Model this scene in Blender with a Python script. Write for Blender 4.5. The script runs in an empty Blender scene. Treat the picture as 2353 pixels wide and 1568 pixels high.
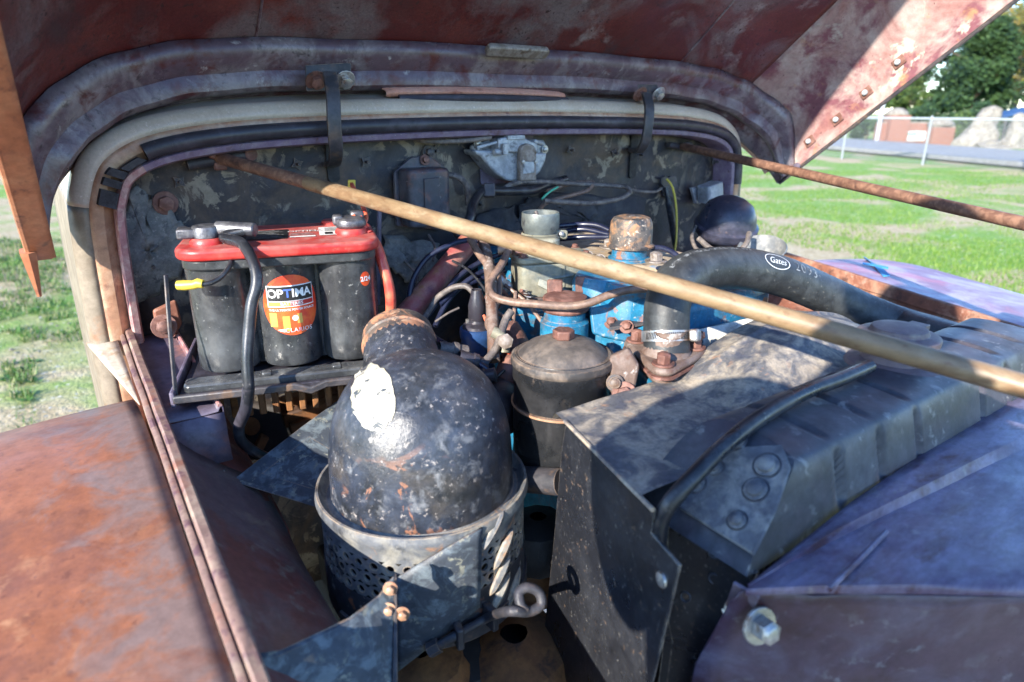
import bpy, bmesh, math, random
from mathutils import Vector as V, Matrix, noise as mnoise
random.seed(7)
R = math.radians
scene = bpy.context.scene
COL = scene.collection

# ------------------------------------------------------------------ camera
F, W, H = 1508.0, 2353.0, 1568.0
YAW, PIT, ZC = R(35), R(19.4), 1.5
FW = V((math.sin(YAW)*math.cos(PIT), math.cos(YAW)*math.cos(PIT), -math.sin(PIT)))
RT = V((math.cos(YAW), -math.sin(YAW), 0))
UP = RT.cross(FW)
CAM = V((0, 0, ZC))
cam = bpy.data.cameras.new('camera'); camo = bpy.data.objects.new('camera', cam); COL.objects.link(camo)
camo.matrix_world = Matrix(((RT.x, UP.x, -FW.x, CAM.x), (RT.y, UP.y, -FW.y, CAM.y), (RT.z, UP.z, -FW.z, CAM.z), (0, 0, 0, 1)))
cam.sensor_width = 36; cam.lens = 36*F/W; cam.clip_start = 0.02; cam.clip_end = 2000
cam.dof.use_dof = True; cam.dof.focus_distance = 0.92; cam.dof.aperture_fstop = 5.0
scene.camera = camo
# ------------------------------------------------------------------ sky, sun, exposure
SUN_AZ, SUN_EL = R(68), R(24)          # the light travels towards this azimuth (from +Y to +X), downwards
SD = V((math.sin(SUN_AZ)*math.cos(SUN_EL), math.cos(SUN_AZ)*math.cos(SUN_EL), -math.sin(SUN_EL)))
world = bpy.data.worlds.new('World'); scene.world = world; world.use_nodes = True
wn = world.node_tree; bgn = wn.nodes['Background']
sky = wn.nodes.new('ShaderNodeTexSky'); sky.sky_type = 'NISHITA'; sky.sun_disc = False
sky.sun_elevation = SUN_EL; sky.sun_rotation = math.atan2(-SD.x, -SD.y)
sky.air_density = 1.0; sky.dust_density = 0.2; sky.ozone_density = 3.0; sky.altitude = 1500
hs = wn.nodes.new('ShaderNodeHueSaturation'); hs.inputs['Saturation'].default_value = 1.12; hs.inputs['Hue'].default_value = .505; wn.links.new(sky.outputs[0], hs.inputs['Color']); wn.links.new(hs.outputs[0], bgn.inputs[0]); bgn.inputs[1].default_value = 0.15
sl = bpy.data.lights.new('sun', 'SUN'); sl.energy = 3.0; sl.angle = R(0.55); sl.color = (1, .93, .82)
so = bpy.data.objects.new('sun', sl); COL.objects.link(so); so.rotation_euler = SD.to_track_quat('-Z', 'Y').to_euler()
so.location = (-5, -5, 6)
scene.view_settings.view_transform = 'Standard'; scene.view_settings.look = 'None'
scene.view_settings.exposure = 2.1; scene.view_settings.gamma = 1.0

# ------------------------------------------------------------------ helpers: a point of the place from where the survey sees it
def ray(px, py): return FW + RT*((px-W/2)/F) - UP*((py-H/2)/F)
def AY(px, py, y): r = ray(px, py); return CAM + r*(y/r.y)
def AX(px, py, x): r = ray(px, py); return CAM + r*(x/r.x)
def AZ(px, py, z): r = ray(px, py); return CAM + r*((z-ZC)/r.z)
def AD(px, py, d): return CAM + ray(px, py)*d
def AP(px, py, p0, n): r = ray(px, py); return CAM + r*((p0-CAM).dot(n)/r.dot(n))

# ------------------------------------------------------------------ materials
MATS = {}
def mat(name, base, layers=(), rough=.6, metal=0.0, bump=.15, bscale=60, grain=.25, gscale=90, spec=.5, stretch=(1, 1, 1), rvar=.15, wear=None, k=2.3, dust=None, band=None, dent=0):
    """layers: (colour, noise scale, lo, hi[, detail[, distortion]]) laid over each other"""
    if name in MATS: return MATS[name]
    m = bpy.data.materials.new(name); m.use_nodes = True; MATS[name] = m
    nt = m.node_tree; N = nt.nodes; L = nt.links
    b = N['Principled BSDF']; b.inputs['Metallic'].default_value = metal; b.inputs['Specular IOR Level'].default_value = spec
    tc = N.new('ShaderNodeTexCoord'); mp = N.new('ShaderNodeMapping'); L.new(tc.outputs['Object'], mp.inputs[0])
    mp.inputs['Scale'].default_value = stretch; mp.inputs['Location'].default_value = [random.uniform(0, 9) for _ in range(3)]
    def noise(sc, det=6, dist=0, rgh=.6):
        n = N.new('ShaderNodeTexNoise'); n.inputs['Scale'].default_value = sc; n.inputs['Detail'].default_value = det
        n.inputs['Distortion'].default_value = dist; n.inputs['Roughness'].default_value = rgh
        L.new(mp.outputs[0], n.inputs['Vector']); return n.outputs['Fac']
    def rng(x, lo, hi, a=0, c=1):
        n = N.new('ShaderNodeMapRange'); n.inputs[1].default_value = lo; n.inputs[2].default_value = hi
        n.inputs[3].default_value = a; n.inputs[4].default_value = c; L.new(x, n.inputs[0]); return n.outputs[0]
    def mix(f, a, c):
        n = N.new('ShaderNodeMix'); n.data_type = 'RGBA'; L.new(f, n.inputs[0])
        for s, x in ((6, a), (7, c)):
            if isinstance(x, tuple): n.inputs[s].default_value = (*x, 1)
            else: L.new(x, n.inputs[s])
        return n.outputs[2]
    col = base
    if not layers: layers = ((tuple(x*.8 for x in base), 8, .4, .65),)
    for ly in layers:
        c, sc, lo, hi = ly[:4]; sc *= k; sh = .035 if lo > .55 else 0; lo -= sh; hi -= sh; det = ly[4] if len(ly) > 4 else 7; dist = ly[5] if len(ly) > 5 else .3
        fac = rng(noise(sc, det, dist, .65), lo, hi)
        if sh:                                     # chips and flakes gather in places
            mk = rng(noise(sc*.2, 3, .3), .40, .56); mu = N.new('ShaderNodeMath'); mu.operation = 'MULTIPLY'; L.new(fac, mu.inputs[0]); L.new(mk, mu.inputs[1]); fac = mu.outputs[0]
        col = mix(fac, col, c)
    if wear:                                       # paint rubbed off along edges
        wc, wr = wear
        bv = N.new('ShaderNodeBevel'); bv.samples = 4; bv.inputs[0].default_value = wr
        ge = N.new('ShaderNodeNewGeometry'); dp = N.new('ShaderNodeVectorMath'); dp.operation = 'DOT_PRODUCT'
        L.new(bv.outputs[0], dp.inputs[0]); L.new(ge.outputs['Normal'], dp.inputs[1])
        e = rng(dp.outputs['Value'], .99, .9); nn = rng(noise(55, 4), .38, .56)
        mu = N.new('ShaderNodeMath'); mu.operation = 'MULTIPLY'; L.new(e, mu.inputs[0]); L.new(nn, mu.inputs[1])
        col = mix(mu.outputs[0], col, wc)
    if band:                                       # a stained band along one edge
        ax_, b0_, b1_, bc = band
        sp = N.new('ShaderNodeSeparateXYZ'); L.new(tc.outputs['Object'], sp.inputs[0]); g_ = rng(sp.outputs[ax_], b0_, b1_); nn = rng(noise(16, 8, .6, .7), .62, .34)
        sb = N.new('ShaderNodeMath'); sb.operation = 'SUBTRACT'; L.new(g_, sb.inputs[0]); L.new(nn, sb.inputs[1]); col = mix(rng(sb.outputs[0], -.15, .45), col, bc)
    if dust:                                       # dust settled on what faces up
        dc, am = dust
        ge = N.new('ShaderNodeNewGeometry'); sp = N.new('ShaderNodeSeparateXYZ'); L.new(ge.outputs['Normal'], sp.inputs[0])
        e = rng(sp.outputs['Z'], .25, .95, 0, am); nn = rng(noise(34, 8, .4, .7), .36, .6)
        mu = N.new('ShaderNodeMath'); mu.operation = 'MULTIPLY'; L.new(e, mu.inputs[0]); L.new(nn, mu.inputs[1])
        col = mix(mu.outputs[0], col, dc)
    if grain:
        g = rng(noise(gscale, 8, 0, .75), .3, .7, 1-grain, 1+grain)
        n = N.new('ShaderNodeMix'); n.data_type = 'RGBA'; n.blend_type = 'MULTIPLY'; n.inputs[0].default_value = 1
        L.new(col, n.inputs[6]); L.new(g, n.inputs[7]); col = n.outputs[2]
    L.new(col, b.inputs['Base Color'])
    r = rng(noise(14, 6), .3, .7, max(.05, rough-rvar), min(1, rough+rvar)); L.new(r, b.inputs['Roughness'])
    if bump:
        bp = N.new('ShaderNodeBump'); bp.inputs['Strength'].default_value = bump; bp.inputs['Distance'].default_value = .004
        L.new(noise(bscale, 8, .2, .7), bp.inputs['Height'])
        if dent:
            b2 = N.new('ShaderNodeBump'); b2.inputs['Strength'].default_value = dent; b2.inputs['Distance'].default_value = .03
            L.new(noise(7, 2, .3), b2.inputs['Height']); L.new(b2.outputs[0], bp.inputs['Normal'])
        L.new(bp.outputs[0], b.inputs['Normal'])
    return m

RUST = (.16, .055, .025)
mat('fender_rust', (.235, .082, .036), (((.29, .112, .056), 5, .42, .62), ((.15, .062, .042), 7, .5, .68), ((.36, .17, .085), 16, .56, .68), ((.15, .055, .03), 50, .60, .70, 8), ((.18, .075, .05), 140, .64, .69, 3)), rough=.5, bump=.06, grain=.22, k=1.5, band=(0, .13, .25, (.19, .125, .105)), dent=.12, spec=.3)
mat('flange_dust', (.22, .135, .105), (((.12, .06, .065), 22, .5, .6), ((.32, .235, .17), 12, .5, .66), ((.24, .10, .06), 9, .55, .7)), rough=.6, bump=.15)
mat('beige_rail', (.42, .35, .26), (((.35, .2, .09), 9, .52, .66), ((.5, .45, .37), 14, .5, .64), ((.14, .09, .07), 26, .63, .72)), rough=.55, bump=.12)
mat('purple_channel', (.085, .065, .095), (((.13, .11, .15), 12, .42, .62), ((.26, .12, .10), 9, .58, .72), ((.07, .055, .08), 20, .55, .7)), rough=.5, bump=.1)
mat('pink_edge', (.32, .14, .14), (((.42, .27, .24), 30, .45, .6), ((.16, .07, .07), 18, .55, .7)), rough=.6, bump=.2)
mat('hood_under', (.085, .014, .013), (((.13, .095, .10), 3.2, .47, .60, 9, .8), ((.12, .025, .02), 6, .5, .66), ((.24, .2, .2), 7, .60, .70, 10, .5), ((.05, .022, .025), 10, .56, .7), ((.04, .015, .015), 90, .63, .68, 4)), rough=.42, bump=.12, grain=.35, gscale=260, k=1.3, dent=.1)
mat('hood_sunlit_side', (.24, .11, .10), (((.38, .29, .26), 4, .40, .56, 10, .6), ((.17, .06, .075), 8, .5, .62), ((.40, .36, .30), 5, .615, .64, 9, .6), ((.36, .2, .1), 16, .62, .72), ((.07, .03, .03), 60, .66, .72)), rough=.5, bump=.12, k=1.5)  # hood_under paint lightened: sunlight put into the colour, with real flaking
mat('hood_rib', (.095, .06, .075), (((.2, .165, .17), 6, .45, .62, 9, .6), ((.085, .022, .022), 9, .52, .64), ((.32, .29, .28), 16, .64, .72), ((.045, .03, .035), 30, .6, .72)), rough=.36, bump=.1, grain=.25)
mat('hood_edge', (.34, .125, .06), (((.42, .19, .1), 8, .45, .65), ((.13, .05, .04), 14, .58, .7)), rough=.5, bump=.08)
mat('cowl_beige', (.43, .355, .275), (((.50, .42, .335), 6, .42, .62), ((.42, .31, .22), 4, .58, .72), ((.7, .62, .54), 120, .64, .7)), rough=.42, bump=.05, grain=.14, gscale=220)
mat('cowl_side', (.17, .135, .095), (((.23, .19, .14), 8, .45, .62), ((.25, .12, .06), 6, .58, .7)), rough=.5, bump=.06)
mat('copper_edge', (.36, .19, .11), (((.45, .3, .2), 10, .45, .62), ((.2, .09, .06), 16, .56, .7)), rough=.38, bump=.06)
mat('vent_salmon', (.62, .30, .22), (((.68, .4, .3), 9, .45, .62), ((.3, .1, .07), 14, .55, .68)), rough=.5, bump=.06)
mat('rubber_seal', (.028, .026, .034), (((.055, .05, .065), 14, .5, .64), ((.12, .10, .11), 60, .66, .72)), rough=.42, bump=.08)
mat('purple_lip', (.14, .10, .155), (((.2, .16, .2), 20, .45, .62), ((.08, .04, .045), 30, .55, .68), ((.4, .36, .36), 90, .68, .74)), rough=.45, bump=.1)
mat('firewall', (.017, .017, .023), (((.034, .031, .037), 5, .45, .62, 9, .6), ((.07, .045, .03), 3, .50, .62, 10, .7), ((.20, .165, .12), 8, .57, .61, 12, 1.0), ((.010, .010, .014), 12, .55, .7)), rough=.55, bump=.35, bscale=30, grain=.35)
mat('felt', (.12, .12, .115), (((.21, .205, .19), 14, .45, .62), ((.05, .05, .055), 22, .6, .68), ((.28, .26, .22), 60, .6, .7)), rough=.95, bump=.7, bscale=70, grain=.35)
mat('dark_felt', (.035, .035, .042), (((.06, .058, .06), 12, .45, .62), ((.015, .015, .018), 16, .58, .66)), rough=.9, bump=.8, bscale=30, grain=.35)
mat('black_paint', (.020, .024, .034), (((.042, .052, .075), 4, .42, .62, 9, .5), ((.055, .05, .048), 12, .50, .64, 12, .4), ((.015, .017, .02), 9, .5, .62, 9, .5), ((.15, .155, .165), 34, .56, .70, 13, .3), ((.26, .12, .07), 8, .625, .65, 13, 2.5), ((.3, .27, .25), 95, .63, .69, 5, .3)), rough=.36, bump=.25, bscale=110, grain=.45, rvar=.12, k=1.6, wear=((.26, .16, .10), .004), dust=((.06, .068, .085), .35))
mat('cleaner_can', (.12, .128, .14), (((.26, .25, .22), 12, .46, .62, 10, .5), ((.03, .032, .038), 10, .54, .66), ((.34, .19, .11), 14, .60, .69)), rough=.5, bump=.22, wear=((.4, .3, .2), .003))
mat('cleaner_black', (.022, .024, .03), (((.06, .06, .07), 10, .48, .64), ((.28, .25, .22), 26, .63, .7), ((.2, .08, .04), 18, .64, .7)), rough=.4, bump=.15, wear=((.3, .2, .14), .003))
mat('rust_neck', (.10, .075, .06), (((.36, .17, .095), 18, .48, .56, 9, .6), ((.03, .03, .034), 14, .56, .64), ((.45, .27, .17), 30, .6, .68)), rough=.55, bump=.25)
mat('sticker_cream', (.50, .47, .38), (((.44, .37, .18), 9, .5, .64), ((.40, .37, .3), 16, .45, .6), ((.05, .06, .07), 22, .60, .63, 10, .8)), rough=.6, bump=.15, grain=.15)
mat('shroud', (.10, .10, .105), (((.33, .28, .215), 12, .44, .58, 10, .5), ((.06, .065, .085), 9, .54, .66, 9, .6), ((.34, .2, .12), 26, .62, .7)), rough=.6, bump=.25, grain=.35, gscale=160, wear=((.38, .27, .18), .003))
mat('side_plate', (.014, .015, .019), (((.03, .032, .038), 6, .45, .65), ((.15, .145, .135), 90, .63, .72), ((.16, .11, .075), 50, .64, .72)), rough=.32, bump=.12, wear=((.36, .3, .24), .002))
mat('tank', (.026, .028, .036), (((.07, .072, .085), 6, .42, .62, 9, .4), ((.055, .045, .06), 4, .5, .66), ((.2, .2, .2), 26, .62, .7)), rough=.5, bump=.15, grain=.3, dust=((.075, .078, .09), .3))
mat('dust_grey', (.09, .095, .11), (((.19, .19, .185), 22, .45, .6), ((.05, .05, .065), 12, .54, .66)), rough=.75, bump=.2)
mat('core', (.01, .01, .012), (((.03, .028, .025), 30, .5, .6),), rough=.7)
mat('maroon_panel', (.085, .055, .10), (((.17, .145, .22), 6, .44, .6, 9, .7), ((.22, .19, .2), 20, .6, .70), ((.06, .018, .025), 8, .55, .66)), rough=.42, bump=.12, grain=.3, stretch=(1, 2.2, 1), dent=.12, dust=((.18, .165, .21), .55))
mat('maroon_shaded', (.05, .026, .045), (((.085, .07, .11), 4, .46, .62, 9, .7), ((.03, .008, .012), 6, .52, .66), ((.13, .12, .14), 24, .6, .7)), rough=.4, bump=.1, grain=.25, dent=.15)  # maroon_panel darkened: shade of the upright front put into the colour
mat('fender_purple', (.24, .15, .22), (((.40, .34, .38), 3.5, .45, .6), ((.42, .14, .19), 2.6, .52, .66), ((.15, .1, .2), 9, .6, .72)), rough=.5, bump=.05, grain=.1)
mat('inner_rust', (.20, .075, .045), (((.32, .18, .12), 9, .46, .62), ((.09, .04, .03), 13, .54, .66), ((.42, .29, .23), 10, .62, .72)), rough=.75, bump=.2)
mat('apron', (.125, .09, .098), (((.18, .145, .13), 6, .45, .62, 9, .6), ((.15, .05, .042), 4, .52, .66), ((.2, .17, .14), 18, .6, .7)), rough=.55, bump=.12, k=1.6)
mat('apron_red', (.26, .075, .055), (((.17, .06, .06), 8, .46, .62), ((.35, .2, .15), 14, .58, .7)), rough=.65, bump=.12)
mat('blue_bracket', (.05, .06, .075), (((.13, .16, .18), 22, .48, .6, 10, .6), ((.24, .24, .19), 34, .6, .68), ((.025, .03, .04), 12, .55, .68)), rough=.55, bump=.25, wear=((.3, .2, .13), .002))
mat('battery_black', (.028, .03, .033), (((.06, .063, .066), 9, .43, .60), ((.2, .2, .19), 70, .665, .70)), rough=.27, bump=.06, grain=.3, dust=((.2, .2, .19), .25))
mat('battery_red', (.42, .022, .02), (((.5, .06, .045), 9, .45, .62), ((.36, .08, .06), 40, .6, .68)), rough=.45, bump=.08, grain=.2, dust=((.42, .25, .22), .55))
mat('decal_orange', (.72, .10, .025), (((.62, .045, .02), 16, .45, .6), ((.78, .24, .05), 9, .56, .7)), rough=.35, bump=0, grain=.03)
mat('decal_gold', (.66, .40, .08), (), rough=.4, bump=0, grain=.03)
mat('white_ink', (.75, .75, .73), (((.6, .6, .6), 30, .5, .6),), rough=.5, bump=0, grain=.05)
mat('faint_ink', (.30, .31, .31), (((.1, .1, .1), 60, .5, .56),), rough=.6, bump=0, grain=.1)
mat('black_ink', (.015, .015, .016), (), rough=.5, bump=0, grain=0)
mat('blue_ink', (.08, .16, .55), (), rough=.5, bump=0, grain=0)
mat('lead', (.09, .09, .105), (((.2, .2, .21), 20, .45, .6), ((.06, .06, .075), 14, .54, .66)), rough=.42, metal=.6, bump=.3)
mat('cable_black', (.015, .016, .02), (((.04, .042, .05), 16, .48, .62), ((.14, .13, .12), 50, .64, .7)), rough=.33, bump=.1)
mat('cable_red', (.5, .05, .035), (((.6, .15, .08), 14, .45, .6),), rough=.4, bump=.04, grain=.1)
mat('wire_grey', (.10, .085, .08), (((.18, .15, .13), 40, .45, .6), ((.05, .04, .04), 30, .56, .66)), rough=.6, bump=.2)
mat('steel_line', (.14, .09, .07), (((.22, .14, .10), 30, .45, .6), ((.07, .045, .035), 24, .55, .66)), rough=.5, bump=.2)
mat('plug_wire', (.010, .013, .034), (((.02, .024, .05), 20, .45, .6),), rough=.35, bump=.03, grain=.1)
mat('wire_yellow', (.62, .48, .06), (), rough=.45, bump=.03, grain=.1)
mat('wire_green', (.08, .42, .26), (), rough=.45, bump=.03, grain=.1)
mat('rod_gold', (.23, .155, .085), (((.16, .095, .05), 9, .46, .62, 9, .5), ((.29, .225, .14), 12, .5, .66), ((.16, .085, .045), 50, .6, .7)), rough=.45, bump=.12, k=3, stretch=(1, .35, 1))
mat('rod_rust', (.15, .075, .05), (((.24, .13, .085), 40, .46, .58), ((.08, .04, .03), 22, .56, .66)), rough=.6, bump=.2)
mat('engine_blue', (.012, .13, .24), (((.02, .18, .31), 9, .45, .62), ((.10, .10, .11), 14, .585, .65, 12, .6), ((.24, .10, .05), 18, .60, .65, 12, .8), ((.25, .3, .33), 50, .62, .68, 6)), rough=.42, bump=.25, grain=.35, wear=((.3, .22, .16), .002))
mat('engine_dust', (.34, .25, .16), (((.42, .34, .24), 14, .45, .6), ((.09, .08, .07), 18, .56, .64), ((.03, .20, .38), 12, .63, .67)), rough=.75, bump=.25)
mat('carb_zinc', (.22, .21, .155), (((.30, .285, .22), 10, .44, .6, 9, .5), ((.13, .16, .16), 8, .52, .66), ((.09, .08, .06), 22, .6, .68)), rough=.5, metal=.25, bump=.25)
mat('carb_ring', (.13, .15, .15), (((.2, .215, .2), 12, .45, .6), ((.06, .065, .07), 20, .55, .66)), rough=.42, metal=.4, bump=.15)
mat('brown_iron', (.13, .055, .04), (((.22, .11, .085), 18, .45, .6), ((.06, .03, .025), 22, .55, .66)), rough=.65, bump=.3)
mat('cap_rust', (.10, .085, .075), (((.32, .17, .085), 18, .46, .58, 10, .5), ((.035, .035, .038), 22, .56, .62), ((.42, .34, .27), 50, .62, .68)), rough=.55, bump=.25)
mat('thermo', (.13, .085, .065), (((.2, .15, .125), 14, .44, .58), ((.12, .06, .04), 16, .55, .66), ((.4, .36, .33), 24, .6, .7)), rough=.6, metal=.1, bump=.35)
mat('filter_black', (.014, .015, .017), (((.028, .028, .03), 9, .46, .62), ((.13, .10, .08), 26, .62, .70)), rough=.3, bump=.12, wear=((.28, .17, .1), .002))
mat('filter_lid', (.05, .046, .045), (((.19, .15, .12), 10, .45, .60, 10, .4), ((.035, .035, .038), 16, .55, .66)), rough=.42, bump=.25, wear=((.3, .2, .13), .003), dust=((.14, .115, .095), .6))
mat('hose', (.02, .022, .024), (((.045, .05, .052), 14, .45, .62), ((.12, .115, .1), 60, .65, .7)), rough=.46, bump=.2, bscale=160, dust=((.06, .06, .06), .4))
mat('steel', (.34, .33, .32), (((.5, .48, .46), 30, .45, .6), ((.22, .14, .1), 20, .58, .68)), rough=.36, metal=.7, bump=.15)
mat('zinc', (.26, .28, .31), (((.42, .44, .47), 12, .44, .58, 9, .4), ((.11, .12, .14), 12, .53, .64), ((.12, .10, .08), 26, .62, .69)), rough=.5, metal=.3, bump=.3)
mat('zinc_brown', (.18, .145, .12), (((.3, .27, .25), 16, .46, .58), ((.10, .07, .05), 16, .54, .66)), rough=.6, metal=.2, bump=.3)
mat('reg_box', (.04, .042, .055), (((.12, .06, .055), 12, .5, .62), ((.09, .09, .11), 9, .46, .62), ((.2, .19, .19), 30, .64, .7)), rough=.45, bump=.2, wear=((.2, .12, .1), .002))
mat('dark_iron', (.03, .03, .036), (((.06, .055, .06), 14, .45, .6), ((.12, .075, .05), 18, .58, .68)), rough=.5, bump=.25, wear=((.2, .14, .1), .002))
mat('horn_paint', (.026, .028, .046), (((.05, .05, .075), 12, .45, .62), ((.16, .11, .10), 26, .62, .70)), rough=.35, bump=.1)
mat('horn_bell', (.13, .14, .15), (((.24, .24, .23), 18, .45, .58), ((.08, .08, .09), 24, .58, .66)), rough=.5, bump=.2)
mat('red_tube', (.30, .075, .075), (((.36, .18, .14), 8, .45, .6), ((.17, .05, .07), 12, .53, .66), ((.30, .14, .06), 18, .6, .7)), rough=.45, bump=.1)
mat('coil_blue', (.02, .055, .15), (((.04, .10, .22), 10, .45, .62),), rough=.35, bump=.04, grain=.15)
mat('rail_brown', (.17, .07, .025), (((.25, .11, .035), 9, .45, .6), ((.06, .03, .018), 12, .53, .66)), rough=.8, bump=.3)
mat('chassis', (.018, .016, .016), (((.04, .03, .025), 8, .5, .65),), rough=.7, bump=.3)
mat('fan_white', (.55, .54, .48), (((.06, .08, .1), 26, .56, .62, 10, .8), ((.4, .38, .33), 12, .5, .62)), rough=.55, bump=.15)
mat('blue_chalk', (.05, .26, .5), (), rough=.7, bump=.1)
mat('white_metal', (.42, .45, .47), (((.34, .37, .39), 9, .5, .62),), rough=.45, metal=.2, bump=0)
mat('galv', (.28, .3, .31), (), rough=.45, metal=.3, bump=0)
mat('brick_red', (.24, .10, .065), (((.3, .15, .11), 12, .45, .6), ((.24, .1, .07), 20, .54, .66)), rough=.85, bump=.2)
mat('pale_stone', (.23, .205, .17), (((.15, .13, .10), 2, .42, .58), ((.28, .26, .22), 5, .5, .6)), rough=.85, bump=.3, bscale=10)
mat('sign_white', (.62, .66, .66), (), rough=.5, bump=0)
mat('sign_green', (.12, .42, .33), (), rough=.5, bump=0)
mat('bark', (.10, .075, .055), (), rough=.9, bump=.5, bscale=20)
mat('asphalt', (.2, .195, .19), (((.25, .245, .24), 2, .45, .6),), rough=.85, bump=.1, bscale=40)
mat('cloth_dark', (.03, .035, .05), (), rough=.9, bump=.2)
mat('skin', (.42, .24, .17), (), rough=.55, bump=.05)
mat('camera_black', (.015, .015, .016), (), rough=.4, bump=.05)
mat('glove_dark', (.02, .02, .02), (), rough=.6)

def leafmat(name, c1, c2, c3, trans=.25):
    m = bpy.data.materials.new(name); m.use_nodes = True; MATS[name] = m
    nt = m.node_tree; b = nt.nodes['Principled BSDF']; g = nt.nodes.new('ShaderNodeNewGeometry')
    cr = nt.nodes.new('ShaderNodeValToRGB'); e = cr.color_ramp.elements
    e[0].color = (*c1, 1); e[1].color = (*c3, 1); x = cr.color_ramp.elements.new(.55); x.color = (*c2, 1)
    nt.links.new(g.outputs['Random Per Island'], cr.inputs[0]); nt.links.new(cr.outputs[0], b.inputs['Base Color'])
    b.inputs['Roughness'].default_value = .55
    t = nt.nodes.new('ShaderNodeBsdfTranslucent'); nt.links.new(cr.outputs[0], t.inputs[0])
    mx = nt.nodes.new('ShaderNodeMixShader'); mx.inputs[0].default_value = trans
    nt.links.new(b.outputs[0], mx.inputs[1]); nt.links.new(t.outputs[0], mx.inputs[2]); nt.links.new(mx.outputs[0], nt.nodes['Material Output'].inputs[0])
leafmat('leaf_dark', (.018, .04, .014), (.035, .075, .022), (.06, .11, .03))
leafmat('leaf_mid', (.04, .075, .018), (.075, .13, .03), (.13, .17, .045))
leafmat('leaf_autumn', (.10, .11, .022), (.17, .16, .03), (.24, .16, .04))
leafmat('blade_green', (.075, .16, .015), (.12, .22, .022), (.22, .28, .06))
leafmat('blade_mix', (.04, .12, .015), (.10, .21, .03), (.34, .30, .15))
leafmat('weed_leaf', (.03, .10, .018), (.06, .17, .03), (.16, .27, .08))

# ground sheet: bleached straw and soil with green swards
def groundmat():
    m = bpy.data.materials.new('lawn'); m.use_nodes = True; MATS['lawn'] = m
    nt = m.node_tree; N = nt.nodes; L = nt.links; b = N['Principled BSDF']; b.inputs['Roughness'].default_value = .95
    tc = N.new('ShaderNodeTexCoord')
    def nz(sc, det=6, dist=.3):
        n = N.new('ShaderNodeTexNoise'); n.inputs['Scale'].default_value = sc; n.inputs['Detail'].default_value = det; n.inputs['Distortion'].default_value = dist
        L.new(tc.outputs['Object'], n.inputs['Vector']); return n.outputs['Fac']
    def rg(x, lo, hi):
        n = N.new('ShaderNodeMapRange'); n.inputs[1].default_value = lo; n.inputs[2].default_value = hi; L.new(x, n.inputs[0]); return n.outputs[0]
    def mx(f, a, c):
        n = N.new('ShaderNodeMix'); n.data_type = 'RGBA'; L.new(f, n.inputs[0])
        for s, x in ((6, a), (7, c)):
            if isinstance(x, tuple): n.inputs[s].default_value = (*x, 1)
            else: L.new(x, n.inputs[s])
        return n.outputs[2]
    green = mx(rg(nz(9), .4, .62), (.11, .235, .018), (.19, .30, .04))
    straw = mx(rg(nz(14), .4, .62), (.34, .26, .14), (.45, .36, .22))
    # more straw on the side of the truck where people walk and towards the road
    sx = N.new('ShaderNodeSeparateXYZ'); L.new(tc.outputs['Object'], sx.inputs[0])
    left = rg(sx.outputs['X'], 1.2, -.4)
    ad = N.new('ShaderNodeMath'); ad.operation = 'MULTIPLY_ADD'; L.new(left, ad.inputs[0]); ad.inputs[1].default_value = .06; L.new(nz(.55, 8, .8), ad.inputs[2])
    c = mx(rg(ad.outputs[0], .47, .58), green, straw)
    c = mx(rg(nz(60, 3), .60, .70), c, (.10, .12, .035))
    c = mx(rg(nz(22, 4), .63, .67), c, (.5, .46, .38))
    L.new(c, b.inputs['Base Color'])
    bp = N.new('ShaderNodeBump'); bp.inputs['Strength'].default_value = .6; bp.inputs['Distance'].default_value = .03; L.new(nz(45, 8), bp.inputs['Height']); L.new(bp.outputs[0], b.inputs['Normal'])
groundmat()
mat('gravel', (.28, .27, .25), (((.45, .44, .42), 60, .5, .56, 3), ((.10, .095, .09), 45, .56, .62, 3)), rough=.9, bump=.8, bscale=60)

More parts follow.
